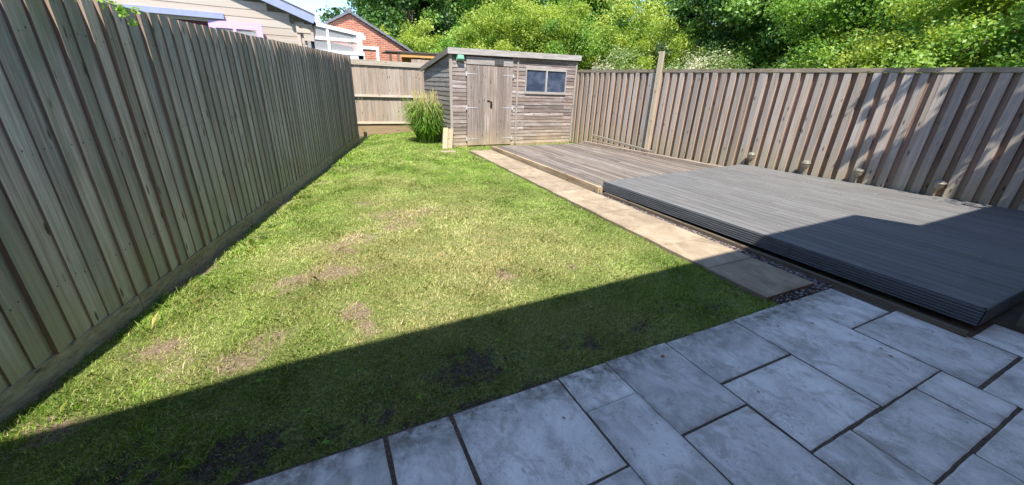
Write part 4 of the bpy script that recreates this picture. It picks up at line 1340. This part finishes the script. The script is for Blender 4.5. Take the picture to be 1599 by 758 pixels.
mb = MB(); mb.hexa([(-2.78, YC - .07, 2.56), (-1.34, YC - .07, 2.56), (-1.34, YC - .008, 2.56), (-2.78, YC - .008, 2.56), (-2.78, YC - .07, 2.655), (-1.34, YC - .07, 2.655), (-1.34, YC - .008, 2.655), (-2.78, YC - .008, 2.655)])
mb.build('door_hood', M_SPAINT, cb)
mb = MB(); mb.box(-2.75, -1.62, YC + .02, YC + .06, .9, 2.53); mb.build('doorway', M_DARKRED, cb)
# open window leaf
mb = MB()
a0, a1 = Vector((-1.62, YC - .02, 0)), Vector((-.74, YC - .16, 0))


def leafbox(mb, f0, f1, z0, z1):
    p = a0.lerp(a1, f0); q_ = a0.lerp(a1, f1); n_ = Vector((.0, .045, 0))
    mb.hexa([(p.x, p.y, z0), (q_.x, q_.y, z0), (q_.x, q_.y + .045, z0), (p.x, p.y + .045, z0), (p.x, p.y, z1), (q_.x, q_.y, z1), (q_.x, q_.y + .045, z1), (p.x, p.y + .045, z1)], .5)


leafbox(mb, 0, 1, 2.41, 2.53); leafbox(mb, 0, .12, .9, 2.409); leafbox(mb, .88, 1, .9, 2.409); leafbox(mb, .44, .5, .9, 2.409); leafbox(mb, 0.121, .879, .9, 1.0)
win = mb.build('window', M_LILAC, cb)
mb = MB(); p = a0.lerp(a1, .12); q_ = a0.lerp(a1, .88)
mb.hexa([(p.x, p.y + .02, 1.0), (q_.x, q_.y + .02, 1.0), (q_.x, q_.y + .026, 1.0), (p.x, p.y + .026, 1.0), (p.x, p.y + .02, 2.41), (q_.x, q_.y + .02, 2.41), (q_.x, q_.y + .026, 2.41), (p.x, p.y + .026, 2.41)])
pn = mb.build('pane', M_CLEAR, origin=(0, 0, 0)); pn.parent = win; pn.location = -cb.location

# ================================================================== CONSERVATORY
YV = 16.0
cv = thing('conservatory', 'white framed lean-to conservatory between the cabin and the brick gable', 'conservatory', (1, YV, -.1))
mb = MB()
# sloping top beam from (0.0,3.28) to (1.80,2.90)
TA, TB = (-.6, 3.46), (1.86, 3.09)


def topz(x): return TA[1] + (x - TA[0]) * (TB[1] - TA[1]) / (TB[0] - TA[0])


mb.hexa([(TA[0], YV - .05, TA[1] - .13), (TB[0], YV - .05, TB[1] - .11), (TB[0], YV + .05, TB[1] - .11), (TA[0], YV + .05, TA[1] - .13), (TA[0], YV - .05, TA[1] + .0), (TB[0], YV - .05, TB[1]), (TB[0], YV + .05, TB[1]), (TA[0], YV + .05, TA[1])])
mb.box(-.6, 1.62, YV - .03, YV + .03, 2.79, 2.88)
mb.box(1.62, 1.79, YV - .045, YV + .045, .9, 2.985)
mb.box(.67, .75, YV - .032, YV + .032, .9, 2.789); mb.box(.67, .75, YV - .032, YV + .032, 2.881, topz(.75) - .125)
mb.box(-.6, 1.84, YV - .06, YV + .06, 2.38, 2.48)
mb.box(1.80, 1.92, YV - .04, YV + .1, 2.90, 3.02)
mb.hexa([(1.70, YV + .05, 2.97), (1.80, YV + .05, 2.97), (1.80, 19.9, 2.97), (1.70, 19.9, 2.97), (1.70, YV + .05, 3.08), (1.80, YV + .05, 3.08), (1.80, 19.9, 3.08), (1.70, 19.9, 3.08)])
mb.build('frame', M_WHITE, cv)
mb = MB(); mb.box(-.6, .669, YV - .004, YV + .004, 2.48, 2.79); mb.box(.751, 1.619, YV - .004, YV + .004, 2.48, 2.79)
mb.hexa([(-.6, YV - .004, 2.88), (1.61, YV - .004, 2.88), (1.61, YV + .004, 2.88), (-.6, YV + .004, 2.88), (-.6, YV - .004, 3.33), (1.61, YV - .004, 3.0), (1.61, YV + .004, 3.0), (-.6, YV + .004, 3.33)])
mb.build('pane', M_CLEAR, cv)
mb = MB(); mb.hexa([(-.6, YV + .06, 3.40), (1.69, YV + .06, 3.06), (1.69, 19.9, 3.06), (-.6, 19.9, 3.40), (-.6, YV + .06, 3.42), (1.69, YV + .06, 3.08), (1.69, 19.9, 3.08), (-.6, 19.9, 3.42)])
mb.build('roof_sheet', plain('polycarbonate', (.42, .44, .46), .4, .05), cv)
mb = MB(); mb.box(-.6, 1.82, YV - .04, YV + .04, -.1, .9); mb.box(1.72, 1.8, YV + .05, 19.9, -.1, 2.1); mb.build('dwarf_wall', M_BRICK, cv)
mb = MB(); mb.box(-.6, 1.84, YV - .045, YV + .045, .901, 2.379); mb.build('lower_panel', M_WHITE, cv)
mb = MB(); mb.beam((-.3, 17.6, 2.50), (1.6, 17.6, 2.50), .05, .10)
mb.build('inner_frame', M_FELT, cv)

# ================================================================== BUNGALOW
YG = 20.0
bg_ = thing('brick_bungalow', 'red brick bungalow gable with grey tiled roof', 'house', (1.84, YG, -.1))
AX, AZ = 1.84, 4.17
mb = MB()
gx0, gx1 = -1.9, 4.9
sl0 = .53; sl1 = .53
pts = [(gx0, -.1), (gx1, -.1), (gx1, AZ - (gx1 - AX) * sl1), (AX, AZ), (gx0, AZ - (AX - gx0) * sl0)]
f_ = [mb.vert((a_, YG, b2)) for a_, b2 in pts]; bk = [mb.vert((a_, YG + 8, b2)) for a_, b2 in pts]
mb.f.append(f_); mb.t.append(.5); mb.f.append(bk[::-1]); mb.t.append(.5)
for k in (0, 1, 4): mb.f.append([f_[k], bk[k], bk[(k + 1) % 5], f_[(k + 1) % 5]]); mb.t.append(.5)
mb.build('wall', M_BRICK, bg_)
mb = MB()
for sx, slp, xe in ((1, sl1, 5.2), (-1, sl0, -2.2)):
    zA, zE = AZ + .02, AZ + .02 - abs(xe - AX) * slp
    nrow = 14
    for r in range(nrow):
        xa_ = AX + (xe - AX) * r / nrow; xb_ = AX + (xe - AX) * (r + 1) / nrow
        za_ = zA + (zE - zA) * r / nrow; zb_ = zA + (zE - zA) * (r + 1) / nrow + .015
        c = [(xa_, YG - .12, za_), (xb_, YG - .12, zb_), (xb_, YG + 8.1, zb_), (xa_, YG + 8.1, za_), (xa_, YG - .12, za_ + .1), (xb_, YG - .12, zb_ + .1), (xb_, YG + 8.1, zb_ + .1), (xa_, YG + 8.1, za_ + .1)]
        mb.hexa(c)
mb.tube((AX, YG - .14, AZ + .11), (AX, YG + 8.1, AZ + .11), .11, .11, 8)
mb.build('roof', M_TILE, bg_)
mb = MB(); mb.box(2.0, 2.92, YG - .05, YG - .003, 2.85, 2.97); mb.box(2.80, 2.92, YG - .05, YG - .003, .6, 2.849)
mb.build('white_frame', M_WHITE, bg_)

# orange timber shelter and distant fence
YO = 18.0
sh2 = thing('timber_shelter', 'orange timber shelter with thin dark roof behind the back fence', 'shelter', (4.3, YO, -.1))
mb = MB(); mb.hexa([(2.95, YO - .1, 2.69), (5.9, YO - .1, 2.73), (5.9, YO + 1.5, 2.73), (2.95, YO + 1.5, 2.69), (2.95, YO - .1, 2.73), (5.9, YO - .1, 2.79), (5.9, YO + 1.5, 2.79), (2.95, YO + 1.5, 2.73)])
mb.build('roof', M_FELT, sh2)
mb = MB(); mb.hexa([(3.48, YO - .05, 2.53), (5.85, YO - .05, 2.58), (5.85, YO, 2.58), (3.48, YO, 2.53), (3.48, YO - .05, 2.685), (5.85, YO - .05, 2.725), (5.85, YO, 2.725), (3.48, YO, 2.685)])
mb.box(3.80, 5.85, YO + 1.3, YO + 1.35, -.1, 2.6)
mb.build('panel', MW_ORANGE, sh2)
for a_ in (3.05, 3.36, 5.7):
    mb = MB(); mb.box(a_, a_ + .07, YO - .06, YO + .01, -.1, 2.688); mb.build('post', MW_BR, sh2)
nf = thing('garden_fence', 'pale faded fence top glimpsed beyond the back fence beside the shed roof', 'fence', (4.5, 16.5, -.1))
mb = MB(); x = 3.6
while x < 6.5:
    mb.box(x, x + .13, 16.5, 16.53, -.1, 2.40 + random.uniform(-.01, .01)); x += .134
mb.build('board_panel', MW_BF, nf)

# ================================================================== HOUSE behind the camera (casts the shade)
hs = thing('brick_house', 'red brick house behind the viewpoint casting the shade on the patio', 'house', (0, -1.4, -.1))
mb = MB(); mb.box(-7, 5.0, -9, -1.25, -.1, 4.85); mb.box(5.02, 13, -9, -1.7, -.1, 4.85)
mb.build('wall', M_BRICK, hs)
mb = MB()
EV = [(-9, -.84), (-2.6, -.715), (2.0, -.60), (5.20, -.515), (5.50, -1.06), (13, -.96), (13, -9), (-9, -9)]
mb.slab(EV, 4.86, 5.0, .5)
mb.slab([(-9, -3), (13, -3), (13, -9), (-9, -9)][::-1][::-1], 5.0, 6.2, .5)
mb.build('roof', M_TILE, hs)

# ================================================================== dead leaves on the patio
LV = [(2.91, 1.27), (3.2, 1.19), (3.53, 1.06), (3.32, 0.81), (3.28, 0.74), (0.95, 1.2), (1.82, 1.36), (3.76, 1.32), (3.95, 0.75), (2.1, .9)]
LVL = ['orange dead leaf on the long slab, nearest the sandy path end', 'orange dead leaf mid way on the long patio slab', 'dead leaf by the joint of the slab beside the deck bearer',
       'upper of two dead leaves near the thick patio joint', 'lower of two dead leaves near the thick patio joint', 'leftmost dead leaf, on the large slab by the lawn',
       'dead leaf on the slab corner right at the lawn edge', 'dead leaf on the small slab next to the slate gravel', 'dead leaf nearest the grey deck corner', 'dead leaf on the square slab in the middle of the patio']
lm = MB()
L_ = .018
lm.f.append([lm.vert((-L_, 0, .002)), lm.vert((-.2 * L_, -.5 * L_, .006)), lm.vert((L_, -.1 * L_, .003)), lm.vert((.1 * L_, .55 * L_, .008))]); lm.t.append(.5)
lo = lm.build('fallen_leaf', M_LEAFLIT)
for i, (x, y) in enumerate(LV):
    d = lo if i == 0 else lo.copy()
    if i: COL.objects.link(d)
    d.location = (x, y, .003); d.rotation_euler = (random.uniform(-.2, .2), random.uniform(-.2, .2), random.random() * 6); s_ = random.uniform(.6, 1.15); d.scale = (s_, s_, s_)
    prop(d, LVL[i], 'leaf', 'dead leaves on the patio')
